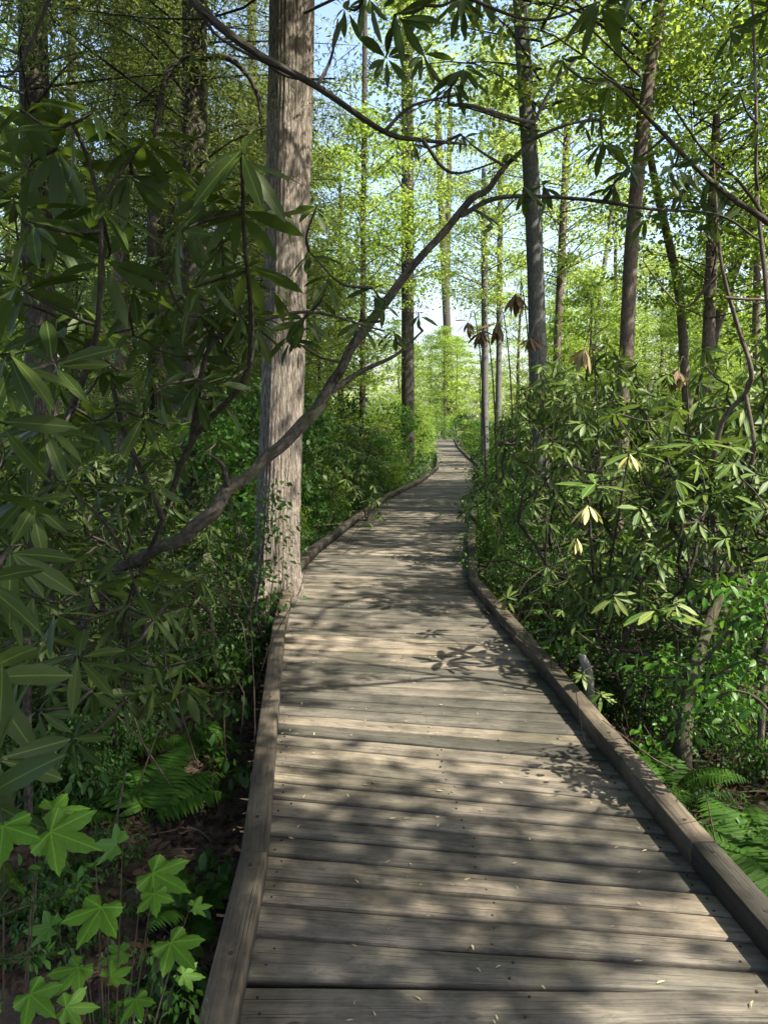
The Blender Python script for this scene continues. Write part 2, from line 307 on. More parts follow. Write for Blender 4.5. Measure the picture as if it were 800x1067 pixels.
M = dict(
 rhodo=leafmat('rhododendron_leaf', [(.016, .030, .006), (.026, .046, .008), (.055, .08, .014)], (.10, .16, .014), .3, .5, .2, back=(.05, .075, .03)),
 rhodo2=leafmat('rhododendron_leaf_sunny', [(.022, .055, .012), (.04, .085, .016), (.07, .12, .024), (.13, .16, .04)], (.16, .25, .03), .28, .5, .22, back=(.07, .10, .04)),  # lighter copy of the rhododendron leaf above, sunlit tone put into the colour
 broad=leafmat('spring_leaf', [(.055, .13, .012), (.10, .17, .02), (.14, .20, .03)], (.36, .50, .06), .5, .5, .3),
 broad2=leafmat('canopy_leaf', [(.08, .14, .018), (.13, .19, .03), (.18, .23, .05)], (.41, .53, .09), .55, .55, .25),
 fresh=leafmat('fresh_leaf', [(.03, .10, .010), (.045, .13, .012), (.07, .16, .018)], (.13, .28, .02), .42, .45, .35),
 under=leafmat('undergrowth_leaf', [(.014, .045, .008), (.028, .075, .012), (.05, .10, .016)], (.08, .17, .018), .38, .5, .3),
 fern=leafmat('fern_leaf', [(.016, .05, .006), (.03, .075, .009), (.045, .10, .013)], (.08, .16, .014), .4, .6, .12),
 hemlock=leafmat('hemlock_needles', [(.025, .05, .012), (.06, .09, .022), (.11, .14, .035)], (.26, .32, .06), .35, .55, .25),
 oak=leafmat('dark_canopy_leaf', [(.025, .07, .012), (.045, .10, .016), (.07, .13, .02)], (.14, .24, .025), .35, .45, .35),
 dead=leafmat('dead_leaf', [(.015, .009, .006), (.032, .02, .012), (.075, .05, .032)], (.12, .07, .03), .15, .8, .15),
 tan=leafmat('withered_leaf', [(.12, .085, .04), (.20, .15, .07), (.27, .22, .11)], (.2, .15, .06), .25, .7, .2),
 yellow=leafmat('yellowing_leaf', [(.28, .30, .09), (.36, .34, .12), (.42, .40, .18)], (.4, .4, .1), .3, .5, .3),
 cedar=barkmat('cedar_bark', (.022, .017, .013), (.19, .16, .13), (.50, .44, .37), False, (105, 3.2), 1.0, patch=1.2),
 bark=barkmat('tree_bark', (.018, .015, .012), (.06, .05, .042), (.15, .13, .105), True, (62, 13), 1.0),
 greybark=barkmat('grey_bark', (.045, .045, .044), (.11, .11, .105), (.22, .22, .21), True, (55, 16), .9),
 tanbark=barkmat('tan_bark', (.045, .032, .026), (.13, .10, .08), (.25, .21, .17), True, (50, 12), .9),
 limb=barkmat('rhododendron_bark', (.02, .017, .013), (.07, .057, .043), (.15, .125, .10), True, (70, 28), .9, moss=.3),
 mossy=barkmat('mossy_bark', (.022, .02, .012), (.055, .05, .028), (.10, .09, .055), True, (30, 9), .9, moss=.7),
 limb2=barkmat('lichened_bark', (.03, .025, .02), (.10, .085, .066), (.22, .19, .15), True, (70, 28), .9, moss=.5),
 twig=barkmat('twig_bark', (.03, .022, .016), (.075, .055, .04), (.13, .10, .075), True, (60, 15), .3),
 deadwood=barkmat('bleached_wood', (.16, .14, .11), (.38, .35, .30), (.55, .52, .46), True, (70, 4), .8),
 wood=woodmat('weathered_board', (.98, .975, .95), .60), kerb=woodmat('weathered_kerb', (1.02, .96, .86), .34), beam=woodmat('dark_beam', (1, .95, .85), .2),  # stringer beams use the board pattern in a much darker tone
 maple=mapleveins('maple_leaf', (.04, .10, .008), (.085, .18, .016), (.16, .32, .02)), seed=leafmat('seed_wing', [(.22, .18, .10), (.32, .28, .17)], (.2, .17, .1), .15, .7, .1), wither=leafmat('dry_brown_leaf', [(.05, .032, .02), (.10, .065, .038), (.16, .115, .07)], (.14, .09, .04), .25, .8, .1), soil=soilmat(), screw=barkmat('rusty_steel', (.015, .012, .01), (.03, .024, .02), (.05, .04, .03), True),
)
# ------------------------------------------------------------------ forest floor
GZ = -0.28
def boardpos(y):  # deck centre x at distance y (filled below)
    return np.interp(y, CY, CX)
ST = [((250, 1067), (850, 1063)), ((257, 1036), (822, 1038)), ((265, 985), (800, 1020)), ((280, 903), (750, 944)), ((283, 864), (718, 902)), ((284, 797), (665, 836)),
      ((288, 754), (622, 780)), ((293, 700), (569, 712)), ((298, 655), (532, 666)), ((309, 602), (487, 610)), ((332, 577), (487, 580)), ((372, 545), (489, 546)),
      ((404, 521), (494, 521)), ((440, 503), (500, 502)), ((457, 489), (500, 489)), ((458, 476), (486, 477)), ((453, 466), (476, 466.5)), ((447, 456), (472, 456.5))]
LE = [G(*a)[:2] for a, b in ST]; RE = [G(*b)[:2] for a, b in ST]
# continue the deck behind the camera and beyond the last bend
d0 = nrm(LE[0]-LE[2]); LE.insert(0, LE[0]+d0*2.2); RE.insert(0, RE[0]+np.array([.12, -2.0]))
e = LE[-1]; LE += [e+np.array([-2.2, 8]), e+np.array([-7, 17])]; e = RE[-1]; RE += [e+np.array([-2.0, 9]), e+np.array([-6.5, 18.5])]
LE = np.array(LE); RE = np.array(RE); MID = (LE+RE)/2
CY = MID[:, 1]; CX = MID[:, 0]
def offdeck(x, y): return abs(x-np.interp(y, CY, CX))
def ground_z(x, y):
    return GZ+.05*np.sin(x*1.3+.5)*np.cos(y*.9)+.03*np.sin(x*3.1+y*2.3)
mb = MB(); nx = 140; ax = np.sinh(np.linspace(-5.2, 5.2, nx))*1.8; ay = np.sinh(np.linspace(-4, 5.2, nx))*1.8+2
X, Y = np.meshgrid(ax, ay, indexing='ij'); Z = ground_z(X, Y); i, j = np.meshgrid(np.arange(nx-1), np.arange(nx-1), indexing='ij')
q = np.stack([i*nx+j, (i+1)*nx+j, (i+1)*nx+j+1, i*nx+j+1], -1).reshape(-1, 4)
mb.add(np.stack([X, Y, Z], -1), q); tag(mb.build('ground', M['soil'], smooth=True), kind='structure')
# ------------------------------------------------------------------ boardwalk
bw = empty('boardwalk', (0, 0, 0), 'weathered grey plank boardwalk with low kerb timbers curving away through the woods', 'boardwalk')
cum = np.concatenate([[0], np.cumsum(np.linalg.norm(np.diff(MID, axis=0), axis=1))])
def edge(E, s): return np.array([np.interp(s, cum, E[:, 0]), np.interp(s, cum, E[:, 1])])
scm = MB(); a_ = np.arange(8)/8*2*np.pi; scm.add([(0.0045*math.cos(t), .0045*math.sin(t), 0) for t in a_]+[(0.0045*math.cos(t), .0045*math.sin(t), -.004) for t in a_], [[k, (k+1) % 8, (k+1) % 8+8, k+8] for k in range(8)]); scm.add([(0.0045*math.cos(t), .0045*math.sin(t), 0) for t in a_], [list(range(8))]); SCR = scm.mesh('screw_head', M['screw'])
s = .3; planks = []; 
while s < cum[-1]-.2:
    w = rng.choice([.112, .118, .124]) if s > 1.2 else .135
    planks.append((s, w)); s += w+rng.uniform(.014, .021)+(.009 if rng.random() < .10 else 0)+(.004 if s < 3.3 else 0)
start = next(k for k, (s, w) in enumerate(planks) if PIX(np.append(edge(MID, s), 0))[1] < 1180 and PIX(np.append(edge(MID, s), 0))[2] > .5)
rest = MB(); made = 0
for k, (s, w) in enumerate(planks):
    l, r = edge(LE, s+w/2), edge(RE, s+w/2); d = nrm(r-l); pn = np.array([-d[1], d[0]]); gp = np.interp(s, cum[:4], [1, 1, 1, 1])
    wl_ = abs(np.dot(edge(LE, s+w)-edge(LE, s), pn)); wr_ = abs(np.dot(edge(RE, s+w)-edge(RE, s), pn)); l = l-d*rng.uniform(.075, .088); r = r+d*rng.uniform(.075, .088)
    near = start <= k < start+99; m = MB() if near else rest
    tilt = rng.normal(0, .0012)
    box(m, l, r, max(wl_, .05), .036, -.036+rng.normal(0, .0015), 9 if near else 2, .004, .0012 if near else .0006, (rng.uniform(0, 60), rng.uniform(0, 60)), max(wr_, .05))
    if near:
        po = m.build('plank', M['wood'], bw)
        if k < start+34:
            for tt in (.07, .5, .93):
                for o_ in (-.28, .28):
                    q = l*(1-tt)+r*tt+pn*(o_*w+rng.normal(0, .004))+d*rng.normal(0, .01); sc_ = child('screw_head', SCR, po); sc_.location = (q[0], q[1], .0015)
tag(rest.build('plank', M['wood'], bw), kind='stuff')
def kerb(E, s0, s1, side, h=.088, w=.09, z=.004, lift=.0):
    a, b = edge(E, s0), edge(E, s1); d = nrm(b-a); nn = np.array([-d[1], d[0]])*side
    m = MB(); box(m, a+nn*w/2+d*.004, b+nn*w/2-d*.004, w, h, z+lift, max(2, int(np.linalg.norm(b-a)/.35)), .004, .0008, (rng.uniform(0, 60), rng.uniform(0, 60)))
    ko = m.build('kerb_timber', M['kerb'], bw)
    if np.linalg.norm((a+b)/2) < 9:
        for tt in (.08, .5, .92):
            q = a+(b-a)*tt+nn*w/2; bo = child('bolt', SCR, ko); bo.location = (q[0], q[1], z+lift+h+.0025); bo.scale = (1.7, 1.7, 1)
def s_at(py, E=LE):  # station where the edge crosses photo row py
    ss = np.linspace(0, cum[-1], 3000); v = [abs(PIX(np.append(edge(E, t), 0))[1]-py) if PIX(np.append(edge(E, t), 0))[2] > .4 else 1e9 for t in ss]; return ss[int(np.argmin(v))]
sl_ = [0.1, s_at(1000)-.55, s_at(915), s_at(662), s_at(603), s_at(577), s_at(545), s_at(521), s_at(503), s_at(489)]
for a, b in zip(sl_[:-1], sl_[1:]): kerb(LE, a, b, 1)
sr_ = [0.1, s_at(1000, RE)-.4, s_at(905, RE), s_at(712, RE), s_at(611, RE), s_at(580, RE), s_at(546, RE), s_at(521, RE), s_at(502, RE), s_at(489, RE), s_at(477, RE), s_at(466, RE), s_at(456.5, RE)]
for a, b in zip(sr_[:-1], sr_[1:]): kerb(RE, a, b, -1)
for off in (-.62, 0, .62):
    for a, b in zip(range(0, len(MID)-1), range(1, len(MID))):
        d = nrm(MID[b]-MID[a]); nn = np.array([-d[1], d[0]]); m = MB(); box(m, MID[a]+nn*off, MID[b]+nn*off, .05, .19, -.232, 1, .003); m.build('stringer', M['beam'], bw)
# screw heads on the nearest planks
# fallen bits on the deck
seed = MB(); leaves(seed, T_long(w=.34, curve=.1, fold=.2, rows=((0, .2), (.3, .6), (.7, 1), (1, .2))), [(0, 0, 0)], [(1, 0, 0)], [(0, 0, 1)], .022)
sme = seed.mesh('winged_seed', M['seed'])
for k in range(170):
    s = rng.uniform(2.0, 7.5); t = rng.uniform(.02, .98); p = edge(LE, s)*(1-t)+edge(RE, s)*t
    if PIX(np.append(p, 0))[1] > 1100: continue
    o = bpy.data.objects.new('winged_seed', sme); COL.objects.link(o); o.location = (p[0], p[1], .006); o.rotation_euler = (rng.normal(0, .2), rng.normal(0, .15), rng.uniform(0, 6.28)); o.scale = [rng.uniform(.5, 1.25)]*3
    tag(o, 'tiny pale tan winged seed fallen on the grey deck planks', 'seed', 'fallen seeds scattered over the boardwalk')
# ------------------------------------------------------------------ trees
def trunk(name, pts, rad, m, label, cat='tree', group=None, sides=10, rfun=None, n=6):
    base = np.asarray(pts[0], float); e = empty(name, base, label, cat, group); mb = MB()
    tube(mb, smooth_path(np.asarray(pts)-base, n), rad, sides, rfun); mb.build('trunk', m, e, True); return e
def crown_cloud(mb, tpl, centers, rad, per, size, flat=.45, zup=.9, dz=-.1):
    """sprays: flat-ish discs of leaves round each twig end"""
    c = np.repeat(np.asarray(centers), per, 0); n = len(c); r = np.repeat(np.broadcast_to(rad, (len(centers),)), per)
    v = rng.normal(0, 1, (n, 3))*np.array([.55, .55, .55*flat])*r[:, None]; d = nrm(v*np.array([1, 1, .4])+rng.normal(0, .45*r.mean(), (n, 3))+np.array([0, 0, dz]))
    leaves(mb, tpl, c+v, d, np.array([0, 0, zup])+rng.normal(0, .55, (n, 3)), size*rng.uniform(.6, 1.25, n))
# --- crown variants (mesh data shared between the copies)
def v_crown(h0, h1, rad, nl, per, size, m, leafm, sr=.5, droop=.0, tpl=KITE, flat=.4, tw=3, shape='oval', sides=4):
    tips = []; lm = MB()
    for i in range(nl):
        t = (i+rng.random())/nl; z = h0+(h1-h0)*t; az = rng.uniform(0, 6.28)
        prof = (math.sin(math.pi*min(1, .18+.82*t))**.7) if shape == 'oval' else (1-t)**.7+.08
        L = rad*prof*rng.uniform(.5, 1.1); a = np.array([0, 0, z-L*.25*(1 if droop <= 0 else -.1)]); d = np.array([math.cos(az), math.sin(az), 0])
        b = a+d*L+np.array([0, 0, L*(.35-droop)]); mid = (a+b)/2+rng.normal(0, .08*L, 3)+np.array([0, 0, .08*L])
        pth = smooth_path([a, mid, b], 3); tube(lm, pth, [.007+.006*L, .003], sides, cap=False)
        for k in range(tw):
            q = pth[rng.integers(2, len(pth))]; tp = q+np.array([rng.normal(0, .35), rng.normal(0, .35), rng.normal(0, .18)])*L*.5; tips.append(tp); tube(lm, [q, tp], [.007, .004], 3, cap=False)
        tips.append(b)
    cm = MB(); crown_cloud(cm, tpl, np.array(tips), sr*rng.uniform(.6, 1.3, len(tips)), per, size, flat)
    return cm.mesh('crown', leafm), lm.mesh('limbs', m, True)
CR = {
 'under': [v_crown(.8, 7.5, 2.2, 46, 56, .10, M['bark'], M['broad'], .42, flat=.28) for _ in range(3)],
 'forest': [v_crown(3.2, 12.5, 3.4, 56, 64, .115, M['bark'], M['broad2'], .55, flat=.28) for _ in range(3)],
 'hem': [v_crown(.8, 11, 2.6, 80, 66, .12, M['bark'], M['hemlock'], .5, .25, NEEDLE, .3, 4, 'cone') for _ in range(3)],
 'oak': [v_crown(2.2, 9, 2.8, 50, 60, .11, M['bark'], M['oak'], .6) for _ in range(1)],
}
CR_TR = {'under': 7.5, 'forest': 12.8, 'hem': 11.2, 'oak': 9}
def tree_at(name, kind, var, x, y, sc, label, group, rz=None, tr=None, tm='bark', lean=(0, 0)):
    e = empty(name, (x, y, float(ground_z(x, y))), label, 'tree', group); e.rotation_euler = (0, 0, rng.uniform(0, 6.28) if rz is None else rz); e.scale = (sc, sc, sc*rng.uniform(.9, 1.12))
    cm, lm = CR[kind][var % len(CR[kind])]; child('crown', cm, e); child('limbs', lm, e)
    key = ('T', kind, var % 3, tm)
    if key not in TRK:
        H = CR_TR[kind]; m = MB(); r = {'under': .06, 'forest': .13, 'hem': .13, 'oak': .16}[kind]
        tube(m, smooth_path([(0, 0, -.1), (.06, .03, H*.25), (-.05, .08, H*.5), (.04, -.04, H*.75), (0, 0, H)], 4), [r*1.3, r, r*.8, r*.55, r*.12], 9); TRK[key] = m.mesh('trunk', M[tm], True)
    child('trunk', TRK[key], e); return e
TRK = {}
def stem_tree(name, px0, py0, px1, py1, d, wpx, m, label, crown=None, mids=(), ext=1.25, csc=1.0, cz=None, sides=10, group=None):
    """a tree whose trunk runs from photo point 0 (low) to point 1 (high) at depth d"""
    pb = P(px0, py0, d); pt = P(px1, py1, d); dirv = (pt-pb); zz = float(ground_z(pb[0], pb[1]))-.1; base = pb-dirv*((pb[2]-zz)/dirv[2]); base[:2] = .6*base[:2]+.4*pb[:2]
    top = pb+dirv*ext; r = wpx/F*d/2; pts = [base, pb]+[P(a, b, d) for a, b in mids]+[pt, top]
    e = trunk(name, pts, [r*1.35, r*1.05, r, r*.9, r*.6], m, label, sides=sides, group=group)
    if crown:
        kind, var = crown; cm, lm = CR[kind][var % len(CR[kind])]
        for nm, me in (('crown', cm), ('limbs', lm)):
            c = child(nm, me, e); c.rotation_euler = (0, 0, rng.uniform(0, 6.28)); c.scale = (csc,)*3
            off = pb+dirv*.6-base; c.location = (float(off[0]*.5), float(off[1]*.5), 0 if cz is None else cz)
    return e
# the big cedar beside the boardwalk
def cedar_r(th, L):
    fl = 1+.5*math.exp(-L*2.4)*(1+.6*np.cos(th*4+1)); w = .5*np.sin(L*1.1)+.3*np.sin(L*2.7+1); return fl*(1+.04*np.sin(th*5+w)+.035*np.abs(np.sin(th*11+w*2+L*.3))+.035*np.abs(np.sin(th*19+L*.8+2))+.02*np.sin(th*37-w*3)+.014*rng.normal(0, 1, len(th)))
cb = G(288, 652, GZ); dd = PIX(cb)[2]
pts = [cb+np.array([0, 0, -.05]), P(289, 585, dd), P(293, 470, dd), P(297, 330, dd), P(302, 150, dd), P(305, 0, dd), P(307, -150, dd), P(310, -420, dd)]
ced = trunk('cedar_tree', pts, [.225, .185, .178, .178, .19, .19, .18, .14], M['cedar'], 'big cedar with pale stringy bark growing right at the left edge of the boardwalk', sides=128, rfun=cedar_r, n=16)
hm = CR['hem'][0]
for nm, me in zip(('crown', 'limbs'), hm): c = child(nm, me, ced); c.location = (.3, .1, 4.6); c.scale = (1.1, 1.1, .8)
# flaky strips of cedar bark and small knots are in the bark mesh; other trunks, from photo positions
stem_tree('hemlock_tree', 203, 330, 203, 0, 10.5, 27, M['bark'], 'dark ridged trunk just left of the big pale cedar, seen behind the rhododendron', ('hem', 1), cz=3.5, sides=16)
stem_tree('hemlock_tree', 42, 330, 34, 0, 10, 30, M['bark'], 'thick dark brown trunk at the far left edge of the picture', ('hem', 2), cz=3.0, sides=16)
stem_tree('hemlock_tree', 128, 330, 125, 0, 14, 15, M['tanbark'], 'slim straight brown trunk between the dark left-edge trunk and the ridged one', ('hem', 0), cz=4)
stem_tree('hemlock_tree', 180, 300, 183, 0, 15, 17, M['greybark'], 'grey trunk half hidden behind the ridged dark trunk', ('hem', 1), cz=5)
stem_tree('forest_tree', 72, 330, 76, 0, 17, 9, M['tanbark'], 'thin pale trunk close behind the dark left-edge trunk', ('forest', 0))
stem_tree('forest_tree', 268, 330, 262, 0, 19, 10, M['greybark'], 'thin grey trunk seen in the gap just left of the cedar', ('hem', 2), cz=4)
stem_tree('forest_tree', 425, 470, 424, 40, 26, 13, M['bark'], 'straight dark trunk left of the far boardwalk, with ferns at its foot', ('forest', 1), cz=3)
stem_tree('forest_tree', 560, 372, 541, 0, 12.5, 17, M['greybark'], 'tall smooth grey trunk in the middle, leaning slightly left, rising from rhododendrons', ('forest', 2), mids=((556, 240), (549, 120)), cz=3.5, sides=14)
stem_tree('forest_tree', 651, 390, 688, 0, 12, 14, M['tanbark'], 'dark trunk right of the middle grey trunk, leaning to the right', ('forest', 0), mids=((658, 250), (672, 110)), cz=3.5, sides=14)
stem_tree('forest_tree', 470, 440, 458, 170, 72, 8, M['bark'], 'twin slender dark trunk, the right one beside the far bend', ('under', 0), cz=2)
stem_tree('forest_tree', 463, 420, 468, 170, 74, 6, M['bark'], 'twin slender dark trunk, the left one beside the far bend', ('under', 1), cz=3)
stem_tree('forest_tree', 581, 350, 590, 150, 24, 8, M['tanbark'], 'slim brown trunk just right of the tall middle grey trunk', ('forest', 1), cz=3)
stem_tree('forest_tree', 505, 370, 504, 215, 30, 7, M['greybark'], 'very thin grey trunk directly behind the withered hanging leaves', ('forest', 2), cz=3)
stem_tree('forest_tree', 714, 400, 682, 190, 15, 9, M['tanbark'], 'crooked brown trunk leaning left, leftmost of the crossing trunks at right', ('forest', 0), mids=((706, 300),), cz=4)
stem_tree('forest_tree', 736, 395, 744, 175, 13.5, 12, M['tanbark'], 'upright reddish tan trunk at right where a leaning trunk crosses it', ('under', 2), mids=((740, 290),), cz=3)
stem_tree('forest_tree', 733, 395, 797, 200, 15.5, 10, M['tanbark'], 'pale trunk at right leaning hard to the right across the tan one', ('under', 0), mids=((758, 300),), cz=4)
stem_tree('forest_tree', 786, 380, 790, 220, 19, 8, M['tanbark'], 'slim brown trunk nearest the right edge among the background trees', ('forest', 1), cz=3)
stem_tree('forest_tree', 620, 350, 640, 200, 30, 5, M['greybark'], 'hair-thin leaning grey trunk between the two main trunks at right', ('under', 1))
stem_tree('forest_tree', 378, 330, 380, 60, 20, 6, M['bark'], 'thin dark trunk between the cedar and the straight dark trunk', ('under', 2), cz=2)
stem_tree('forest_tree', 520, 340, 522, 90, 33, 6, M['greybark'], 'thin grey trunk left of the tall middle grey trunk', ('forest', 0), cz=3)
tree_at('oak_tree', 'oak', 0, 8.4, 14.5, 1.25, 'dark-leaved tree filling the top right corner behind the rhododendron branches', None, 0.6)
# arching dead stub left of the ridged trunk
e = empty('dead_tree', G(160, 500, GZ), 'dead arching limb with hanging twigs between two trunks at upper left', 'dead tree'); o0 = np.array(e.location); m = MB()
D_ = 9.5; tube(m, smooth_path([o0*0, P(158, 330, D_)-o0, P(162, 160, D_)-o0, P(172, 85, D_)-o0, P(190, 62, D_)-o0, P(205, 58, D_)-o0], 6), [.06, .055, .045, .035, .025, .015], 8)
for k in range(9):
    a = P(165+k*3, 110-k*5, D_)-o0; b = P(118+k*6, 130-k*4, D_)-o0; tube(m, smooth_path([a, (a+b)/2+np.array([0, 0, .1]), b+np.array([0, 0, -.1*k/4])], 4), [.012, .004], 4)
m.build('trunk', M['bark'], e, True)
e2 = empty('dead_tree', P(232, 60, 10.2), 'curved bare dark bough hooking down between the ridged trunk and the cedar', 'dead tree'); o0 = np.array(e2.location); m = MB()
tube(m, smooth_path([P(205, 62, 10.3)-o0, P(235, 60, 10.2)-o0, P(258, 78, 10.2)-o0, P(270, 105, 10.2)-o0, P(273, 145, 10.2)-o0], 6), [.045, .04, .035, .028, .02], 7); m.build('limb', M['bark'], e2, True)
# background groves (repeated kinds)
def free(x, y, r): return offdeck(x, y) > r
cnt = 0
def scatter(n, name, kind, xr, yr, sc, label, group, rmin, seed):
    g = np.random.default_rng(seed); k = 0; tries = 0; P_ = []
    while k < n and tries < 4000:
        tries += 1; y = g.uniform(*yr); x = g.uniform(*xr)*y/820; 
        if not free(x, y, rmin) or any((x-a)**2+(y-b)**2 < (1.5 if y < 30 else 2)**2 for a, b in P_): continue
        P_.append((x, y)); tree_at(name, kind, k, x, y, g.uniform(*sc), label, group); k += 1
scatter(7, 'understory_tree', 'under', (95, 380), (17, 27), (.6, .85), 'slender sunlit yellow-green tree behind the right-hand shrubs', 'yellow-green understory trees behind the right-hand shrubs', 3.0, 1)
scatter(10, 'understory_tree', 'under', (-250, 400), (30, 50), (.7, 1.1), 'distant bright yellow-green tree in the hazy middle background', 'distant bright trees in the middle background', 3.5, 2)
scatter(11, 'forest_tree', 'forest', (-30, 420), (26, 58), (.8, 1.15), 'tall pale-leaved background tree with sky through its crown', 'tall background trees right of the path', 4, 3)
scatter(12, 'hemlock_tree', 'hem', (-440, -90), (13, 30), (.7, 1.0), 'feathery dark conifer in the dense woods left of the cedar', 'feathery conifers in the left woods', 2.5, 4)
scatter(14, 'understory_tree', 'under', (-430, -60), (13, 30), (.55, .9), 'small bright-leaved tree among the dark conifers at left', 'small bright trees in the left woods', 2.2, 5)
scatter(10, 'forest_tree', 'forest', (-430, -40), (24, 50), (.8, 1.2), 'tall leafy tree deep in the left woods', 'tall trees deep in the left woods', 4, 6)
for k, (px, y, sc) in enumerate(((462, 58, 1.1), (430, 52, .9), (500, 60, 1.1), (475, 70, 1.3), (415, 64, 1.2), (448, 74, 1.2))): tree_at('understory_tree', 'under', k, (px-400)/F*y, y, sc, 'bright yellow tree closing the view behind far bend', 'bright trees closing the view behind the far bend')
# far woods as one mass
fw = MB()
az = np.concatenate([rng.uniform(-1.0, 1.0, 1700)]); rd = rng.uniform(62, 95, 1700); hh = (5+2.2*np.sin(az*9)+1.8*np.sin(az*23+1))*rd/80*rng.random(1700)**.8
c = np.stack([np.sin(az)*rd, np.cos(az)*rd, hh-.3], 1); crown_cloud(fw, KITE, c, 1.9, 26, .42, .8)
tag(fw.build('far_woods', M['broad2']), 'pale sunlit mass of far-off woodland along the horizon', 'woods', kind='stuff')
# ------------------------------------------------------------------ overhead canopy added to dapple the deck (unseen trees, crowns shaped for the light)
def pix_lit(px, py):
    for cx, cy_, rx, ry in ((430, 722, 150, 42), (470, 785, 160, 24), (370, 815, 90, 20), (330, 850, 60, 10), (690, 880, 60, 16), (750, 950, 70, 45), (680, 1035, 110, 16), (560, 985, 60, 14), (395, 862, 45, 10),
                            (440, 660, 60, 10), (345, 628, 40, 14), (400, 590, 70, 12), (440, 640, 50, 5), (640, 800, 60, 20), (300, 690, 30, 40), (660, 760, 60, 20)):
        if ((px-cx)/(rx*1.12+12))**2+((py-cy_)/(ry*1.15+6))**2 < 1: return True
    return False
roots = [np.array([4.8, -2.2, GZ]), np.array([7.2, 5.0, GZ]), np.array([9.3, 11.5, GZ]), np.array([-5.8, 2.5, GZ])]
cl = [[] for _ in roots]; kk = .78*math.sin(SUN_AZ), .78*math.cos(SUN_AZ)
ct = 1/math.tan(SUN_EL)
for t in range(6000):
    gx, gy = rng.uniform(-10, 5), rng.uniform(-1, 15); h = rng.uniform(5.2, 8.5)
    px, py, d = PIX(np.array([gx, gy, 0]))
    if d > .3 and pix_lit(px, py): continue
    # corridor that leaves sun on the cedar and the arching limb
    zc = max(0, -(gx+.95)/.73)
    if gx < -.5 and abs(gy-(7+.27*zc)) < .95 and rng.random() < .95: continue
    if gx > .9+(gy-7)*.1 and rng.random() < .75: continue
    if -5.5 < gx < -1.9 and 2.0 < gy < 7.5 and rng.random() < .5: continue
    dens = (1.35 if gy < 3.3 and -2.5 < gx < .7 else .9) if (gx < -.9 or gy < 3.2) else .75
    if gy > 9: dens = .38
    if rng.random() > dens*.75: continue
    for _ in range(6):
        p = np.array([gx+SD[0]/SD[2]*h, gy+SD[1]/SD[2]*h, h]); a, b, d = PIX(p)
        if not (d > 0 and -60 < a < 860 and b > -60): break
        h += .9
    else: continue
    j = int(np.argmin([np.linalg.norm((p-r_)[:2]) for r_ in roots])); cl[j].append(p)
for j, (r_, c) in enumerate(zip(roots, cl)):
    if not c: continue
    e = empty('added_shade_tree', r_, 'unseen tree added outside the frame, its crown shaped to dapple the boardwalk', 'tree', 'unseen trees added to shade the boardwalk from outside the frame'); m = MB()
    tr = [r_*0, np.array([.1, .1, 3.]), np.array([.0, .2, 5.5]), np.array([-.1, .1, 8.]), np.array([0, 0, 10.5])]
    tube(m, smooth_path(tr, 5), [.2, .16, .14, .1, .04], 10); m.build('trunk', M['bark'], e, True)
    m = MB(); cc = [p-r_ for p in c]; skeleton(m, tr[0], cc, .005, .07, 4, tr[1:]); m.build('limbs', M['bark'], e, True)
    m = MB(); crown_cloud(m, KITE, np.array(cc), .5, 44, .135, .5); m.build('crown', M['oak'], e)
    print('overhead clusters', len(c))
# ------------------------------------------------------------------ rhododendrons
def rhodo(name, label, base, wh, limbs=(), lm='limb', leafm='rhodo', cat='shrub', size=.14, n=8, tpl=None, droop=.35, sides=5, group=None, r_tip=.0045, extra=None):
    """wh: list of (pos, size, n, droop, axis); limbs: list of (points, radii)"""
    base = np.asarray(base, float); e = empty(name, base, label, cat, group); m = MB(); st = []
    for pts, rad in limbs:
        pp = smooth_path(np.asarray(pts)-base, 6); tube(m, pp, rad, 10, lambda th, L: 1+.07*np.sin(th*2+L*9)+.07*np.sin(th*3-L*17)+.09*max(0, math.sin(L*11))**8); st += list(pp[::2])
    lf = MB()
    allp = [np.asarray(w[0])-base for w in wh]
    # greedy connection; limb points act as roots
    pts = [np.zeros(3)]+st; dist = [0]*len(pts); par = [-1]*len(pts); nb = len(pts)
    for i in sorted(range(len(allp)), key=lambda i: min(np.linalg.norm(allp[i]-b) for b in pts[:nb])):
        p = allp[i]; A = np.array(pts); q = np.linalg.norm(A-p, axis=1)+.3*np.array(dist)+np.where(A[:, 2] > p[2]+.12, .35, 0); j = int(np.argmin(q))
        dist.append(dist[j]+np.linalg.norm(pts[j]-p)); pts.append(p); par.append(j)
        a = pts[j]; L = np.linalg.norm(p-a); mid = (a+p)/2+rng.normal(0, L*.08, 3)+np.array([0, 0, -.10*L]); end = p
        tube(m, smooth_path([a, mid, end], 5), [r_tip*(1.6 if dist[-1] < .8 else 1.15), r_tip*.75], sides, cap=False)
        w = wh[i]; ax = w[4] if w[4] is not None else nrm(nrm(p-mid)*.7+np.array([0, 0, .6]))
        whorl(lf, p, ax, w[1], w[2]+2, w[3], tpl)
        if rng.random() < .3 and tpl is None: whorl(lf, p+nrm(mid-p)*.07, ax, w[1]*.9, max(2, w[2]//3), .6, tpl)
    if extra: extra(m, lf, base)
    m.build('stems', M[lm], e, True); lf.build('foliage', M[leafm], e); return e
def wig(pts, a=.011):
    p = smooth_path(pts, 3); p[2:-1] += rng.normal(0, a, p[2:-1].shape); return p
def W_(px, py, d, s=.14, n=8, dr=.35, ax=None): return (P(px, py, d), s, n, dr, ax)
UP = np.array([0, 0, 1.])
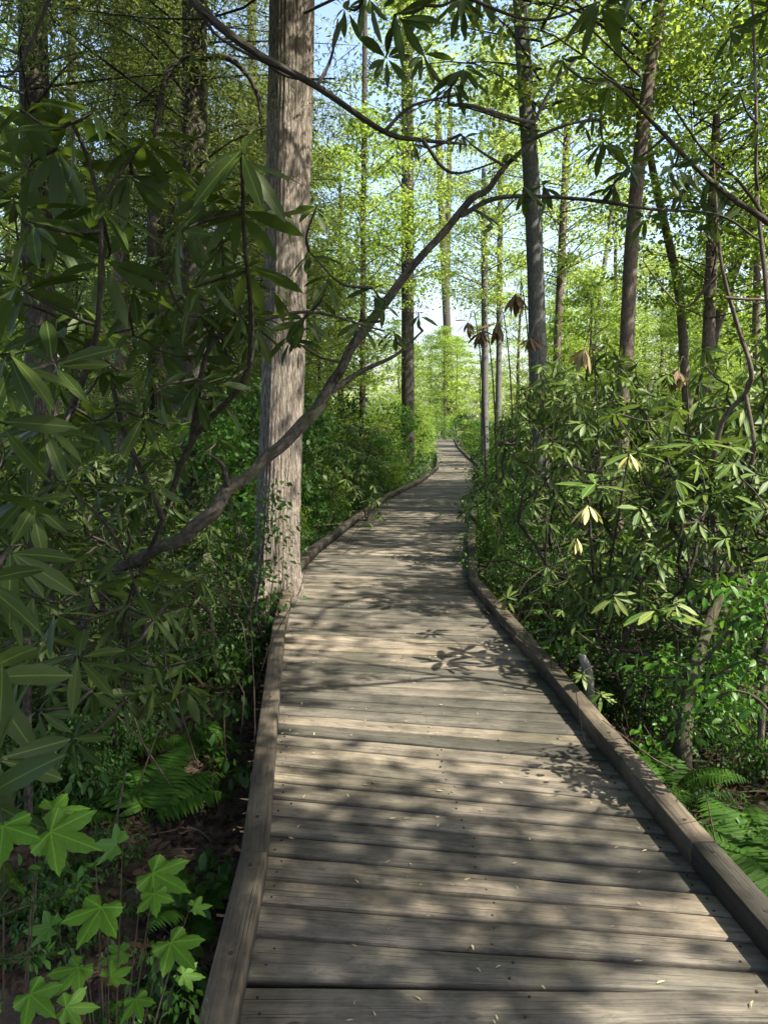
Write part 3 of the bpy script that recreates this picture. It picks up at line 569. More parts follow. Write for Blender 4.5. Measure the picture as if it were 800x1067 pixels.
# arching rhododendron whose limb crosses the path overhead
A = [P(50, 700, 4.9), P(100, 625, 4.3), P(150, 582, 3.8), P(205, 548, 3.65), P(238, 512, 3.7), P(300, 458, 3.8), P(338, 412, 3.85), P(366, 362, 3.85), P(420, 290, 3.8), P(480, 225, 3.75), P(520, 182, 3.7), P(548, 148, 3.65), P(556, 128, 3.65)]
A[0][2] = GZ
B = [P(338, 412, 3.85), P(375, 388, 3.9), P(412, 370, 3.95), P(440, 345, 4.0)]
C_ = [P(480, 225, 3.75), P(520, 206, 3.75), P(600, 207, 3.7), P(680, 218, 3.65), P(748, 224, 3.6), P(790, 250, 3.6)]
D1 = [P(238, 512, 3.7), P(232, 485, 3.6), P(215, 472, 3.5)]
E1 = [P(556, 128, 3.65), P(530, 122, 3.5), P(490, 110, 3.4), P(468, 108, 3.4), P(470, 88, 3.35)]
E2 = [P(548, 148, 3.65), P(590, 130, 3.6), P(625, 125, 3.6)]
E3 = [P(556, 128, 3.65), P(575, 90, 3.7), P(600, 62, 3.75)]
wh = [W_(375, 333, 3.6, .15, 6), W_(300, 350, 3.6, .15, 7), W_(330, 215, 3.3, .14, 6), W_(342, 290, 3.3, .14, 5), W_(322, 262, 3.5, .15, 6), W_(318, 330, 3.4, .15, 7), W_(388, 300, 3.6, .13, 5), W_(410, 345, 3.9, .12, 6), W_(436, 325, 3.9, .11, 5), W_(400, 318, 3.4, .11, 4),
      W_(483, 72, 3.35, .15, 9, .45, UP), W_(440, 55, 3.5, .12, 6, .4), W_(545, 195, 3.7, .13, 8, .5, UP), W_(565, 192, 3.8, .13, 7, .5), W_(628, 145, 3.55, .15, 10, .55, UP), W_(617, 118, 3.6, .11, 4, .4), W_(585, 60, 3.8, .1, 5), W_(640, 85, 3.7, .12, 6, .5),
      W_(655, 172, 3.5, .13, 5, .5), W_(672, 225, 3.6, .12, 5, .4), W_(530, 160, 3.6, .09, 6), W_(480, 140, 3.8, .08, 5), W_(432, 150, 3.9, .08, 5), W_(715, 190, 3.6, .13, 6, .45), W_(745, 232, 3.6, .12, 5, .4), W_(520, 235, 3.7, .10, 4, .45), W_(640, 190, 3.6, .13, 6, .5), W_(560, 130, 3.65, .08, 4)]
rhodo('rhododendron_shrub', 'old rhododendron with a long bare limb arching up from left and over the boardwalk', A[0], wh, [(wig(A), [.026, .028, .030, .031, .031, .029, .027, .024, .020, .017, .013, .010, .007]), (B, [.016, .012, .009, .005]), (C_, [.012, .01, .008, .006, .005]), (D1, [.014, .01, .006]), (E1, [.009, .008, .007, .006]), (E2, [.009, .006, .005]), (E3, [.008, .006, .004])], r_tip=.005, lm='limb2')
# the large dark rhododendron close on the left
g = np.random.default_rng(11)
fix = [(20, 112, 2.3), (95, 118, 2.2), (150, 143, 2.3), (60, 155, 2.5), (108, 210, 2.3), (30, 175, 2.6), (185, 175, 2.6), (252, 160, 2.3), (248, 215, 2.5), (256, 275, 2.6), (215, 200, 2.8), (110, 270, 2.6), (165, 265, 2.8), (60, 250, 2.9), (140, 300, 2.9),
       (20, 300, 2.4), (210, 330, 3.0), (245, 310, 3.0), (60, 345, 2.6), (10, 370, 1.9), (55, 378, 2.1), (110, 375, 2.8), (165, 365, 3.0), (205, 395, 2.8), (0, 440, 2.0), (45, 445, 2.2), (100, 440, 2.8), (150, 430, 3.0), (230, 420, 3.2), (180, 470, 3.3),
       (75, 500, 3.0), (130, 510, 3.2), (30, 520, 2.6), (250, 380, 3.2), (200, 300, 2.6), (285, 300, 2.9), (270, 340, 3.1), (190, 240, 2.4), (30, 230, 2.2), (135, 180, 2.5), (85, 320, 3.0), (240, 460, 3.3), (15, 210, 2.9), (10, 270, 3.1), (85, 175, 2.9), (225, 260, 3.2)]
wh = [W_(a, b, d, g.uniform(.16, .2) if d < 2.7 else g.uniform(.14, .17), int(g.integers(6, 9)), g.uniform(.15, .5)) for a, b, d in fix]
wh += [W_(g.uniform(-60, 300), g.uniform(180, 560), g.uniform(3.0, 4.6), g.uniform(.12, .15), 7, .4) for _ in range(75)]
wh += [W_(g.uniform(-40, 255), g.uniform(170, 520), g.uniform(2.7, 3.6), g.uniform(.12, .16), 6, g.uniform(.1, .5)) for _ in range(24)]
wh += [W_(g.uniform(-40, 200), g.uniform(520, 720), g.uniform(2.9, 3.9), g.uniform(.13, .17), 7, g.uniform(.1, .5)) for _ in range(35)]
wh = [w for w in wh if not (PIX(w[0])[0] > 125 and min(math.hypot(PIX(w[0])[0]-q[0], PIX(w[0])[1]-q[1]) for q in ((150, 582), (178, 566), (205, 548), (222, 530), (238, 512), (268, 486), (300, 458))) < 44)]
b0 = P(20, 720, 3.3); b0[2] = GZ
L1 = [b0, P(30, 600, 3.2), P(55, 480, 2.9), P(85, 400, 2.6), P(102, 340, 2.4), P(106, 260, 2.3), P(105, 212, 2.3)]
L2 = [P(105, 212, 2.3), P(128, 175, 2.3), P(150, 146, 2.3)]; L2b = [P(105, 212, 2.3), P(90, 160, 2.25), P(75, 128, 2.2)]
b1 = P(130, 760, 4.6); b1[2] = GZ
L3 = [b1, P(135, 640, 4.1), P(170, 540, 3.5), P(200, 460, 3.2), P(252, 400, 3.0), P(262, 340, 2.8), P(255, 250, 2.5), P(252, 165, 2.35)]
L4 = [P(170, 540, 3.4), P(130, 450, 3.2), P(110, 380, 3.1), P(60, 330, 3.1), P(0, 310, 3.0)]
L5 = [P(200, 460, 3.2), P(215, 370, 3.1), P(245, 345, 3.1), P(320, 325, 3.2), P(400, 345, 3.3)]
L6 = [b1+np.array([.1, .1, 0]), P(150, 650, 4.0), P(120, 560, 3.8), P(60, 500, 3.8), P(10, 470, 3.7)]
rhodo('rhododendron_shrub', 'large shaded rhododendron filling the left edge with drooping dark leaves', b0, wh, [(L1, [.018, .015, .013, .011, .009, .008, .006]), (L2, [.006, .005]), (L2b, [.006, .005]), (L3, [.012, .012, .012, .012, .012, .009, .007, .005]), (L4, [.014, .012, .01, .007, .005]), (L5, [.012, .01, .008, .006, .004]), (L6, [.009, .009, .008, .007, .006])], r_tip=.0042)
# lower-left rhododendron sprays close to the camera
b2 = P(-40, 900, 2.0); b2[2] = GZ
wh = [W_(10, 572, 1.75, .15, 7, .3), W_(5, 620, 1.8, .15, 6, .4), W_(-20, 700, 1.6, .17, 6, .3), W_(0, 790, 1.45, .20, 6, .25), W_(-30, 835, 1.4, .2, 5, .1), W_(-10, 510, 1.9, .14, 6, .3), W_(20, 665, 2.0, .13, 5, .4), W_(-30, 600, 1.5, .15, 6)]
rhodo('rhododendron_shrub', 'near rhododendron sprays with broad leaves poking in at the lower left edge', b2, wh, [([b2, P(-50, 760, 1.8), P(-30, 640, 1.8), P(-10, 560, 1.8)], [.02, .015, .01, .006])])
b3 = P(120, 790, 4.3); b3[2] = GZ
wh = [W_(143, 595, 2.5, .16, 9, .1), W_(82, 684, 2.3, .16, 6, .4), W_(112, 690, 2.6, .13, 6, .5), W_(165, 640, 2.8, .12, 6), W_(210, 600, 3.0, .12, 6), W_(60, 640, 2.6, .14, 6), W_(195, 690, 3.1, .11, 5), W_(120, 640, 3.0, .12, 7), W_(40, 740, 2.6, .13, 6), W_(75, 770, 3.0, .13, 7), W_(130, 730, 3.2, .12, 7), W_(175, 735, 3.4, .11, 6), W_(95, 720, 2.8, .13, 6), W_(20, 700, 2.8, .14, 7), W_(160, 680, 3.3, .12, 7), W_(60, 600, 3.0, .14, 7), W_(100, 570, 3.1, .13, 7)]
rhodo('rhododendron_shrub', 'young rhododendron with a flat star of leaves in the shade under the arching limb', b3, wh, [([b3, P(118, 720, 3.6), P(128, 650, 2.9), P(143, 598, 2.5)], [.008, .007, .006, .004])])
# top branch
T1 = [P(150, -60, 2.6), P(205, 5, 2.65), P(262, 52, 2.7), P(330, 90, 2.8), P(400, 137, 2.9), P(440, 146, 3.0), P(485, 150, 3.1)]
b4 = np.array([-3.6, 1.2, GZ]); T0 = [b4, b4+np.array([.3, .3, 2.2]), np.array([-1.9, 2.0, 3.6]), T1[0]]
e = empty('overhanging_bough_tree', b4, 'dark leafless bough sloping down across the top of the picture in front of the cedar', 'tree'); m = MB()
tube(m, smooth_path(np.array(T0+T1[1:])-b4, 6), [.06, .05, .03, .016, .015, .014, .012, .010, .008, .005], 9)
for a, b, c2 in (((262, 52), (300, 80), (350, 82)), ((330, 90), (345, 60), (352, 20)), ((400, 137), (430, 110), (480, 98)), ((205, 5), (230, 40), (300, 78)), ((440, 146), (470, 180), (520, 168)), ((60, -20), (20, 70), (-10, 80))):
    tube(m, smooth_path([P(*a, 2.8)-b4, P(*b, 2.85)-b4, P(*c2, 2.9)-b4], 5), [.008, .003], 5)
m.build('trunk', M['bark'], e, True)
lf = MB(); cen = [P(px, py, 2.9+g.uniform(-.1, .5))-b4 for px, py in ((335, 85), (350, 70), (345, 95), (320, 110), (365, 60), (300, 75), (375, 130), (395, 150), (340, 40), (360, 20), (445, 160), (480, 150), (520, 150))]
crown_cloud(lf, NEEDLE, np.array(cen), .16, 90, .022, .35); lf.build('foliage', M['hemlock'], e)
# rhododendron hanging over the top right
b5 = np.array([3.2, 2.9, GZ])
R1 = [b5, np.array([3.1, 3.2, 1.4]), P(880, 300, 3.9), P(800, 232, 3.7), P(760, 205, 3.6), P(722, 172, 3.5), P(680, 128, 3.45), P(650, 95, 3.4), P(622, 75, 3.4)]
R2 = [P(800, 232, 3.7), P(770, 190, 3.6), P(735, 160, 3.5), P(700, 110, 3.4)]
R3 = [P(880, 300, 3.9), P(890, 150, 3.6), P(850, 20, 3.3), P(760, -60, 3.0), P(640, -70, 2.8), P(520, -60, 2.8), P(430, -30, 2.8)]
wh = [W_(625, 2, 2.75, .15, 8, .6, UP), W_(660, -15, 2.9, .14, 7, .55), W_(412, 15, 2.75, .15, 8, .55), W_(402, 60, 2.9, .12, 6, .55), W_(480, -5, 2.8, .14, 7, .6, UP), W_(500, -12, 2.9, .13, 7, .5), W_(700, 175, 3.5, .13, 6, .45), W_(740, 185, 3.6, .14, 7, .45),
      W_(655, 170, 3.5, .13, 6, .5), W_(720, 165, 3.5, .10, 5), W_(790, 200, 3.8, .12, 6), W_(760, 30, 3.4, .13, 6), W_(800, 10, 3.4, .13, 7), W_(790, 60, 3.5, .12, 6), W_(735, 235, 3.7, .11, 5, .5), W_(440, 5, 2.8, .12, 6, .5), W_(380, -5, 2.8, .14, 7, .5), W_(360, 8, 2.9, .12, 5, .4), W_(790, 130, 3.8, .11, 6), W_(770, 95, 3.8, .11, 6)]
rhodo('rhododendron_shrub', 'tall rhododendron leaning in from the right edge with leaf whorls hanging across the top', b5, wh, [(R1, [.04, .034, .02, .014, .012, .010, .008, .006, .004]), (R2, [.008, .006, .004]), (R3, [.016, .014, .012, .010, .008, .006, .005])])
# vine-like bare stems at right
b6 = P(742, 700, 5.2); b6[2] = GZ
e = empty('climbing_vine', b6, 'pale thin bare stem looping up beside the right edge past the shrubs', 'vine'); m = MB()
tube(m, smooth_path(np.array([b6, P(745, 600, 5.1), P(742, 540, 5.), P(740, 505, 5.), P(752, 440, 4.9), P(776, 410, 4.8), P(782, 385, 4.7), P(768, 340, 4.7), P(752, 280, 4.6), P(746, 215, 4.6), P(742, 150, 4.6)])-b6, 6), [.02, .018, .018, .016, .015, .014, .012, .008, .005], 7)
tube(m, smooth_path(np.array([P(776, 410, 4.8), P(785, 470, 4.8), P(770, 510, 4.9), P(778, 540, 5), P(800, 560, 5)])-b6, 6), [.013, .012, .008], 7)
tube(m, smooth_path(np.array([P(745, 285, 4.6), P(715, 320, 4.7), P(690, 300, 4.7), P(670, 272, 4.7)])-b6, 6), [.009, .006, .004], 6)
tube(m, smooth_path(np.array([P(755, 310, 4.6), P(780, 312, 4.6), P(830, 312, 4.6)])-b6, 6), [.009, .008, .006], 6); m.build('stem', M['tanbark'], e, True)
b7 = P(800, 640, 4.0); b7[2] = GZ
e = empty('sapling_tree', b7, 'thin bare sapling stem rising straight up near the top right corner', 'sapling'); m = MB()
tube(m, smooth_path(np.array([b7, P(806, 500, 4), P(800, 330, 4), P(788, 200, 4.), P(787, 100, 4.), P(782, -40, 4.)])-b7, 6), [.018, .013, .009, .007], 7); m.build('stem', M['tanbark'], e, True)
# right-hand rhododendron thicket: variants, then copies
def rh_variant(h, r, nw, size, leafm, seed, tpl=None):
    g = np.random.default_rng(seed); m = MB(); lf = MB(); pts = []
    for k in range(nw):
        az = g.uniform(0, 6.28); el = g.uniform(0, 1)**.8; t = g.uniform(.45, 1.)
        rr = r*math.cos(max(0, el)*1.45)*t; z = h*(.22+.78*max(0, math.sin(el*1.5)))*g.uniform(.75, 1.05); pts.append(np.array([rr*math.cos(az), rr*math.sin(az), max(.12, z)]))
    skeleton(m, (0, 0, 0), pts, .0045, .035, 4, [(.03, .02, h*.2)])
    for p in pts:
        ax = nrm(np.array([p[0]*.5/r, p[1]*.5/r, .9])+g.normal(0, .25, 3)); whorl(lf, p, ax, size*g.uniform(.75, 1.15), int(g.integers(6, 11)), g.uniform(.15, .55), tpl or LEAF_MID)
    return m.mesh('stems', M['limb'], True), lf.mesh('foliage', M[leafm])
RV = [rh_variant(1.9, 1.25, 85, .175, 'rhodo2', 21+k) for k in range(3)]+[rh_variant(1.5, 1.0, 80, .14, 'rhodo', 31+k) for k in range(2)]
def bush(name, var, x, y, sc, label, group, sz=None):
    e = empty(name, (x, y, float(ground_z(x, y))), label, 'shrub', group, rng.uniform(0, 6.28)); e.scale = (sc, sc, (sz or sc)*(rng.uniform(.95, 1.35) if name[0] == 'r' else 1))
    child('stems', var[0], e); child('foliage', var[1], e); return e
LR = 'glossy-leaved rhododendron in the thicket right of the boardwalk'
for k, (px, d, sc, h) in enumerate([(640, 5.2, .62, .6), (735, 4.7, .8, .8), (600, 6.6, .75, .85), (690, 6.4, 1, .95), (790, 6.0, 1, 1), (575, 8.3, .85, .95), (650, 8.2, 1, 1.05), (735, 8, 1.1, 1.05), (820, 8, 1.1, 1.1), (560, 10.6, .9, 1.), (615, 10.8, 1, 1.1), (680, 10.5, 1.1, 1.1), (760, 10.3, 1.1, 1.1), (840, 10, 1.1, 1.1),
                                   (550, 13.5, 1, 1.), (600, 14, 1.1, 1.1), (660, 14, 1.2, 1.1), (730, 14, 1.2, 1.1), (800, 13.5, 1.2, 1.1), (900, 7, 1.1, 1.1), (880, 4.6, .9, .9)]):
    x = (px-400)/F*d; bush('rhododendron_shrub', RV[k % 4], x, d, sc, LR, 'rhododendrons of the right-hand thicket', h)
LL = 'dark rhododendron in the shaded thicket left of the cedar'
for k, (px, d, sc, h) in enumerate([(150, 5.3, .8, .7), (60, 4.8, .9, .8), (-40, 4.6, 1, .9), (200, 6.5, .7, .6), (110, 7, 1, .9), (20, 6.8, 1.1, 1.), (-60, 7, 1.1, 1.1), (170, 8.8, .9, .8), (70, 9, 1.1, 1.), (230, 8.2, .6, .6)]):
    x = (px-400)/F*d; bush('rhododendron_shrub', RV[3+k % 2], x, d, sc, LL, 'rhododendrons of the shaded left thicket', h)
for k, (px, d, sc, h) in enumerate([(345, 11.5, .7, .6), (300, 13.5, .9, .9), (372, 15.5, .8, .8), (335, 17, 1.0, 1.0), (395, 21, .9, .9)]):
    x = (px-400)/F*d; bush('rhododendron_shrub', RV[k % 5], x, d, sc, 'rhododendron among the sunlit bank beyond the cedar', 'rhododendrons in the bank beyond the cedar', h)
# hero whorls in the right thicket
def star(label, base, wh, **kw):
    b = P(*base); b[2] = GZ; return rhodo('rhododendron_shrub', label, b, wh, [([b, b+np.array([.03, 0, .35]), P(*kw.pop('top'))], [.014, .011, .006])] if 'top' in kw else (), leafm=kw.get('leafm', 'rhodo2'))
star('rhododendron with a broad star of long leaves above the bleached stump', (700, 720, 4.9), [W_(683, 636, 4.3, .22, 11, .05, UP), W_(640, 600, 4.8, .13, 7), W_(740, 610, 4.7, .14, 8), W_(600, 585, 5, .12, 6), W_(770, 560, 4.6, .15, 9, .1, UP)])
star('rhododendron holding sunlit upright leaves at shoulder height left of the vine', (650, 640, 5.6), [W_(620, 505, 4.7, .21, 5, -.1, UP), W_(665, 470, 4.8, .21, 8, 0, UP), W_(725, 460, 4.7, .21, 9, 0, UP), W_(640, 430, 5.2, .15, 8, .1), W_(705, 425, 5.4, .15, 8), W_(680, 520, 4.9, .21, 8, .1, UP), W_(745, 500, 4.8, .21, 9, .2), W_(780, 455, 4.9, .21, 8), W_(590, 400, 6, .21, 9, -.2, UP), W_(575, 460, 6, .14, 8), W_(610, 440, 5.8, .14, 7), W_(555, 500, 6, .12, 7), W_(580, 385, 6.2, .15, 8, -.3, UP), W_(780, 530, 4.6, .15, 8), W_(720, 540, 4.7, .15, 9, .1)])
wl = MB(); e = empty('rhododendron_shrub', G(622, 660, GZ), 'sparse rhododendron carrying yellowed and withering leaves in the right thicket', 'shrub'); b = np.array(e.location); m = MB()
tube(m, smooth_path([b*0, P(618, 600, 5.0)-b, P(614, 545, 4.7)-b, P(613, 520, 4.6)-b], 5), [.012, .009, .006], 6); m.build('stems', M['limb'], e, True)
for px, py, s in ((613, 524, .14), (655, 470, .11), (600, 560, .10)):
    whorl(wl, P(px, py, 4.6)-b, UP, s, 9, .8)
wl.build('foliage', M['yellow'], e)
tube(m2 := MB(), smooth_path([b*0, P(640, 560, 4.9)-b, P(655, 472, 4.6)-b], 5), [.009, .006], 5); m2.build('stems', M['limb'], e, True)
# withered hanging clusters on dead stems
for px, py, d, s, lab in ((608, 362, 7.5, .20, 'tuft of withered tan leaves hanging above the right thicket'), (537, 305, 9, .2, 'dark withered leaf tuft hanging left of the tall grey trunk'), (500, 345, 9.2, .18, 'brown withered leaves dangling left of the tall grey trunk'), (518, 335, 9.2, .2, 'longest withered brown leaf cluster just left of the grey trunk'),
                     (488, 335, 9.3, .15, 'leftmost small withered leaf cluster above the far boardwalk'), (706, 385, 7.8, .24, 'dark drooping leaf tuft below the crossing trunks at right'), (552, 352, 8.8, .15, 'reddish brown withered tuft at the foot of the tall grey trunk')):
    b = P(px, py, d); root = np.array([b[0]+.3, b[1]+.2, GZ]); e = empty('dead_rhododendron', root, lab, 'shrub'); m = MB(); lf = MB()
    tube(m, smooth_path([root*0, b-root+np.array([.2, .1, -.9]), b-root+np.array([.08, .05, .08]), b-root], 5), [.014, .010, .006, .004], 5); m.build('stems', M['twig'], e, True)
    whorl(lf, b-root, UP, s*rng.uniform(1.0, 1.3), 11, 1.0, LEAF_NEAR, .4); lf.build('foliage', M['wither' if px != 608 else 'tan'], e)
# ------------------------------------------------------------------ small-leaved shrubs
def sh_variant(h, r, nt, per, size, leafm, tpl=KITE, seed=0, sr=.16):
    g = np.random.default_rng(seed); m = MB(); lf = MB(); pts = []
    for k in range(nt):
        az = g.uniform(0, 6.28); z = h*g.uniform(.12, 1); rr = r*g.uniform(.1, 1)*(.55+.45*math.sin(math.pi*min(1, z/h*.8+.1))); pts.append(np.array([rr*math.cos(az), rr*math.sin(az), z]))
    skeleton(m, (0, 0, 0), pts, .0028, .012, 3, [(.01, .01, h*.15)]); crown_cloud(lf, tpl, np.array(pts), sr, per, size, .45, .8)
    return m.mesh('stems', M['twig'], True), lf.mesh('foliage', M[leafm])
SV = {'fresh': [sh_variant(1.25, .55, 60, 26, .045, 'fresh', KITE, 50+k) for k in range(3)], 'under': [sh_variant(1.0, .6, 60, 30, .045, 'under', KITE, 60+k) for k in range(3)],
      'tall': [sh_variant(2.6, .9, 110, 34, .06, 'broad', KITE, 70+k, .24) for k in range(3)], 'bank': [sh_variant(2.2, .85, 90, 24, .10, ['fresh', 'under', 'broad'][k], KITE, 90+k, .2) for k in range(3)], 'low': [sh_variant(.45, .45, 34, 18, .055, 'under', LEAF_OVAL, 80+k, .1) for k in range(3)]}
def row(kind, spots, label, group, name='leafy_shrub'):
    for k, (x, y, s) in enumerate(spots): bush(name, SV[kind][k % 3], x, y, s, label, group)
g = np.random.default_rng(5); sp_ = []
def edge_spots(side, y0, y1, n, o0, o1, s0, s1):
    out = []
    for k in range(n):
        y = y0+(y1-y0)*(k+g.random())/n; E = LE if side < 0 else RE; o = np.argsort(E[:, 1]); ex = np.interp(y, E[o, 1], E[o, 0]); out.append((ex+side*g.uniform(o0, o1), y, g.uniform(s0, s1)))
    return out
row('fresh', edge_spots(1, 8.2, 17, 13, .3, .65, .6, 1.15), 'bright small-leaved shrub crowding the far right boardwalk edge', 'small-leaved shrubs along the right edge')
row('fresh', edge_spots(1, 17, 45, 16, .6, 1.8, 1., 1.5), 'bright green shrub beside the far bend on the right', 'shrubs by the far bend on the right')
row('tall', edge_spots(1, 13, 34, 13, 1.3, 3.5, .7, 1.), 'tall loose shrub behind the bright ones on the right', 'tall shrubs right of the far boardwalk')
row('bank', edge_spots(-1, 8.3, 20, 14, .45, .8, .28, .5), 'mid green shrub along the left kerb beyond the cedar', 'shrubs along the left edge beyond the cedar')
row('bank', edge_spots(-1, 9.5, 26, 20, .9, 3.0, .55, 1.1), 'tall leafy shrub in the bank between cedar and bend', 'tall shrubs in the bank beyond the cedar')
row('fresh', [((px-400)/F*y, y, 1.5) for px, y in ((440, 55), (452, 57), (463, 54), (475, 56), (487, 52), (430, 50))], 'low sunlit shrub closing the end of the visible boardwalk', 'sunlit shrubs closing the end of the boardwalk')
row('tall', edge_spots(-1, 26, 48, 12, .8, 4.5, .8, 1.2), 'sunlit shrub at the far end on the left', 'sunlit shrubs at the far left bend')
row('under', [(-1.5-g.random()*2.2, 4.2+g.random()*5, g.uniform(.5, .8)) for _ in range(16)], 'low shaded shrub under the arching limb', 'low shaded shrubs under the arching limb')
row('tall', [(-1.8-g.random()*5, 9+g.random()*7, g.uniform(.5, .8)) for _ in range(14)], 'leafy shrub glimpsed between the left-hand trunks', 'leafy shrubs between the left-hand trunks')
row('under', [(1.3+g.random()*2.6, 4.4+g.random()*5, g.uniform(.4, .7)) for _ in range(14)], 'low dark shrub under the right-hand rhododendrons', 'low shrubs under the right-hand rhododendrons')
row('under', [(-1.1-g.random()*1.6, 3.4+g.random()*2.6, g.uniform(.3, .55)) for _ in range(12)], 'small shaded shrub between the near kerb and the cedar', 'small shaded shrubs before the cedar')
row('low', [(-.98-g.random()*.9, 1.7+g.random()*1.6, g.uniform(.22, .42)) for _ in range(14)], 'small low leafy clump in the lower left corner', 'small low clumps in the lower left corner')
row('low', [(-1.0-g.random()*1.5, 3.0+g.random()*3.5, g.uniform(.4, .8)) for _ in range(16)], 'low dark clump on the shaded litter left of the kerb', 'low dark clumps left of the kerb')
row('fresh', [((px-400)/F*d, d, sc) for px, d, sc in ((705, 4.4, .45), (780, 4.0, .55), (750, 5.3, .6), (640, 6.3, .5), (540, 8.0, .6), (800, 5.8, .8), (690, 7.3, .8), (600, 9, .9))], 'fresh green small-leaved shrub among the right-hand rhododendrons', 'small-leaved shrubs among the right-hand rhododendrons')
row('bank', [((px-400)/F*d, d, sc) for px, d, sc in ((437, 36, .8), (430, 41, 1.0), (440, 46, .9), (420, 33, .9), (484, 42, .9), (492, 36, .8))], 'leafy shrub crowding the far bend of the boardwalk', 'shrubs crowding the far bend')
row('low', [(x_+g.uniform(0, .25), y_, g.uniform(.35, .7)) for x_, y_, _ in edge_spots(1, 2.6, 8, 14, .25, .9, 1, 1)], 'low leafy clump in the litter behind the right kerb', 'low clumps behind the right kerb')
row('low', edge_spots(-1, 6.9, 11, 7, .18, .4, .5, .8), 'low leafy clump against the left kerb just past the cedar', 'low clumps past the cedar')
# bright-leaved sapling at right
def leafy(name, label, base, stems, leafm, size, per, sr, tpl=LEAF_OVAL, cat='sapling', sm='twig', flat=.35):
    b = np.asarray(base, float); e = empty(name, b, label, cat); m = MB(); lf = MB(); cs = []
    for pts, rad in stems:
        pp = smooth_path(np.asarray(pts)-b, 5); tube(m, pp, rad, 6); cs += list(pp[len(pp)//3::1])
    crown_cloud(lf, tpl, np.array(cs), sr, per, size, flat, 1.2, -.05); m.build('stems', M[sm], e, True); lf.build('foliage', M[leafm], e); return e
b = P(850, 830, 3.0); b[2] = GZ
leafy('leafy_sapling', 'fresh green sapling with small bright leaves reaching in from the right edge', b,
      [([b, P(820, 700, 3.1), P(780, 640, 3.2), P(730, 690, 3.3), P(680, 690, 3.4)], [.012, .003]), ([P(820, 700, 3.1), P(770, 690, 3.2), P(700, 740, 3.3)], [.006, .002]), ([P(820, 700, 3.1), P(790, 620, 3.3), P(740, 610, 3.4)], [.006, .002]), ([b, P(810, 760, 3.), P(760, 720, 3.1), P(720, 760, 3.2)], [.008, .002]),
       ([P(820, 700, 3.1), P(800, 650, 3.1), P(790, 600, 3.2)], [.006, .002])], 'fresh', .05, 9, .12)
for i, (px, py, d, label) in enumerate(((590, 660, 5.6, 'small bright seedling beside the bleached stump'), (690, 780, 3.9, 'tiny leafy seedling behind the right kerb above the fern'), (500, 600, 7.4, 'small bright sprig where the right kerb bends'), (575, 600, 6.2, 'low green sprig in the shade behind the right kerb'))):
    b = G(px, py+30, GZ); d = PIX(b)[2]; leafy('seedling', label, b, [([b, P(px-6, py, d), P(px-20, py-25, d)], [.005, .002]), ([b, P(px+10, py, d), P(px+22, py-14, d)], [.004, .002])], 'fresh' if i != 3 else 'under', .05, 5, .07, cat='seedling')
# left: seedlings by the kerb
for px, py, d, label in ((238, 800, 3.3, 'trailing green seedling with rounded leaves touching the left kerb'), (216, 893, 2.7, 'small four-leaved seedling on dark litter beside the left kerb'), (205, 760, 3.6, 'upright leafy seedling behind the fern at left'), (185, 690, 4.2, 'shaded leafy seedling left of the cedar foot'), (240, 700, 4.6, 'thin seedling in front of the cedar foot')):
    b = G(px-6, py+22, GZ); d = PIX(b)[2]
    leafy('seedling', label, b, [([b, P(px-4, py+5, d*.97), P(px, py-10, d*.95)], [.003, .0015]), ([b+np.array([.0, .0, .03]), P(px+12, py+4, d*.95), P(px+22, py+6, d*.94)], [.003, .0015])], 'under', .055, 2 if 'four' in label else 3, .045, cat='seedling')
for i, (px, py, k_) in enumerate(((150, 740, 'dark stemmed seedling above the curling fern'), (95, 820, 'low seedling half under the near rhododendron leaves'), (60, 900, 'shaded seedling behind the lobed maple leaves'), (180, 930, 'sparse seedling on the litter beside the bend of the kerb'), (130, 700, 'shaded seedling under the star of rhododendron leaves'), (40, 780, 'seedling in deep shade near the left edge'),
        (215, 650, 'seedling in the light patch left of the cedar foot'), (165, 1010, 'seedling beside the lowest maple leaf'), (225, 740, 'thin seedling leaning over the left kerb'), (100, 760, 'seedling left of the curling fern'))):
    b = G(px, py+24, GZ); d = PIX(b)[2]
    leafy('seedling', k_, b, [([b, P(px+rng.uniform(-15, 15), py, d*.97), P(px+rng.uniform(-25, 25), py-20, d*.95)], [.003, .0015]), ([b, P(px+rng.uniform(5, 30), py+5, d*.97), P(px+rng.uniform(20, 40), py-8, d*.96)], [.003, .0015])], 'under', .05, 5, .07, cat='seedling')
# shoots against the cedar trunk
for px, py, label in ((275, 520, 'leafy shoots half covering the base of the cedar trunk'), (262, 600, 'dark leafy shoots at the foot of the cedar')):
    b = P(px, 660, 6.2); b[2] = GZ; leafy('leafy_shoot', label, b, [([b, P(px, py+40, 6.), P(px+10, py-10, 5.9)], [.006, .002]), ([b, P(px-30, py+20, 6), P(px-45, py-60, 6)], [.006, .002]), ([b, P(px+12, py+60, 6), P(px+16, py+20, 6.0)], [.004, .002])], 'under', .06, 16, .16, KITE, cat='shoot')
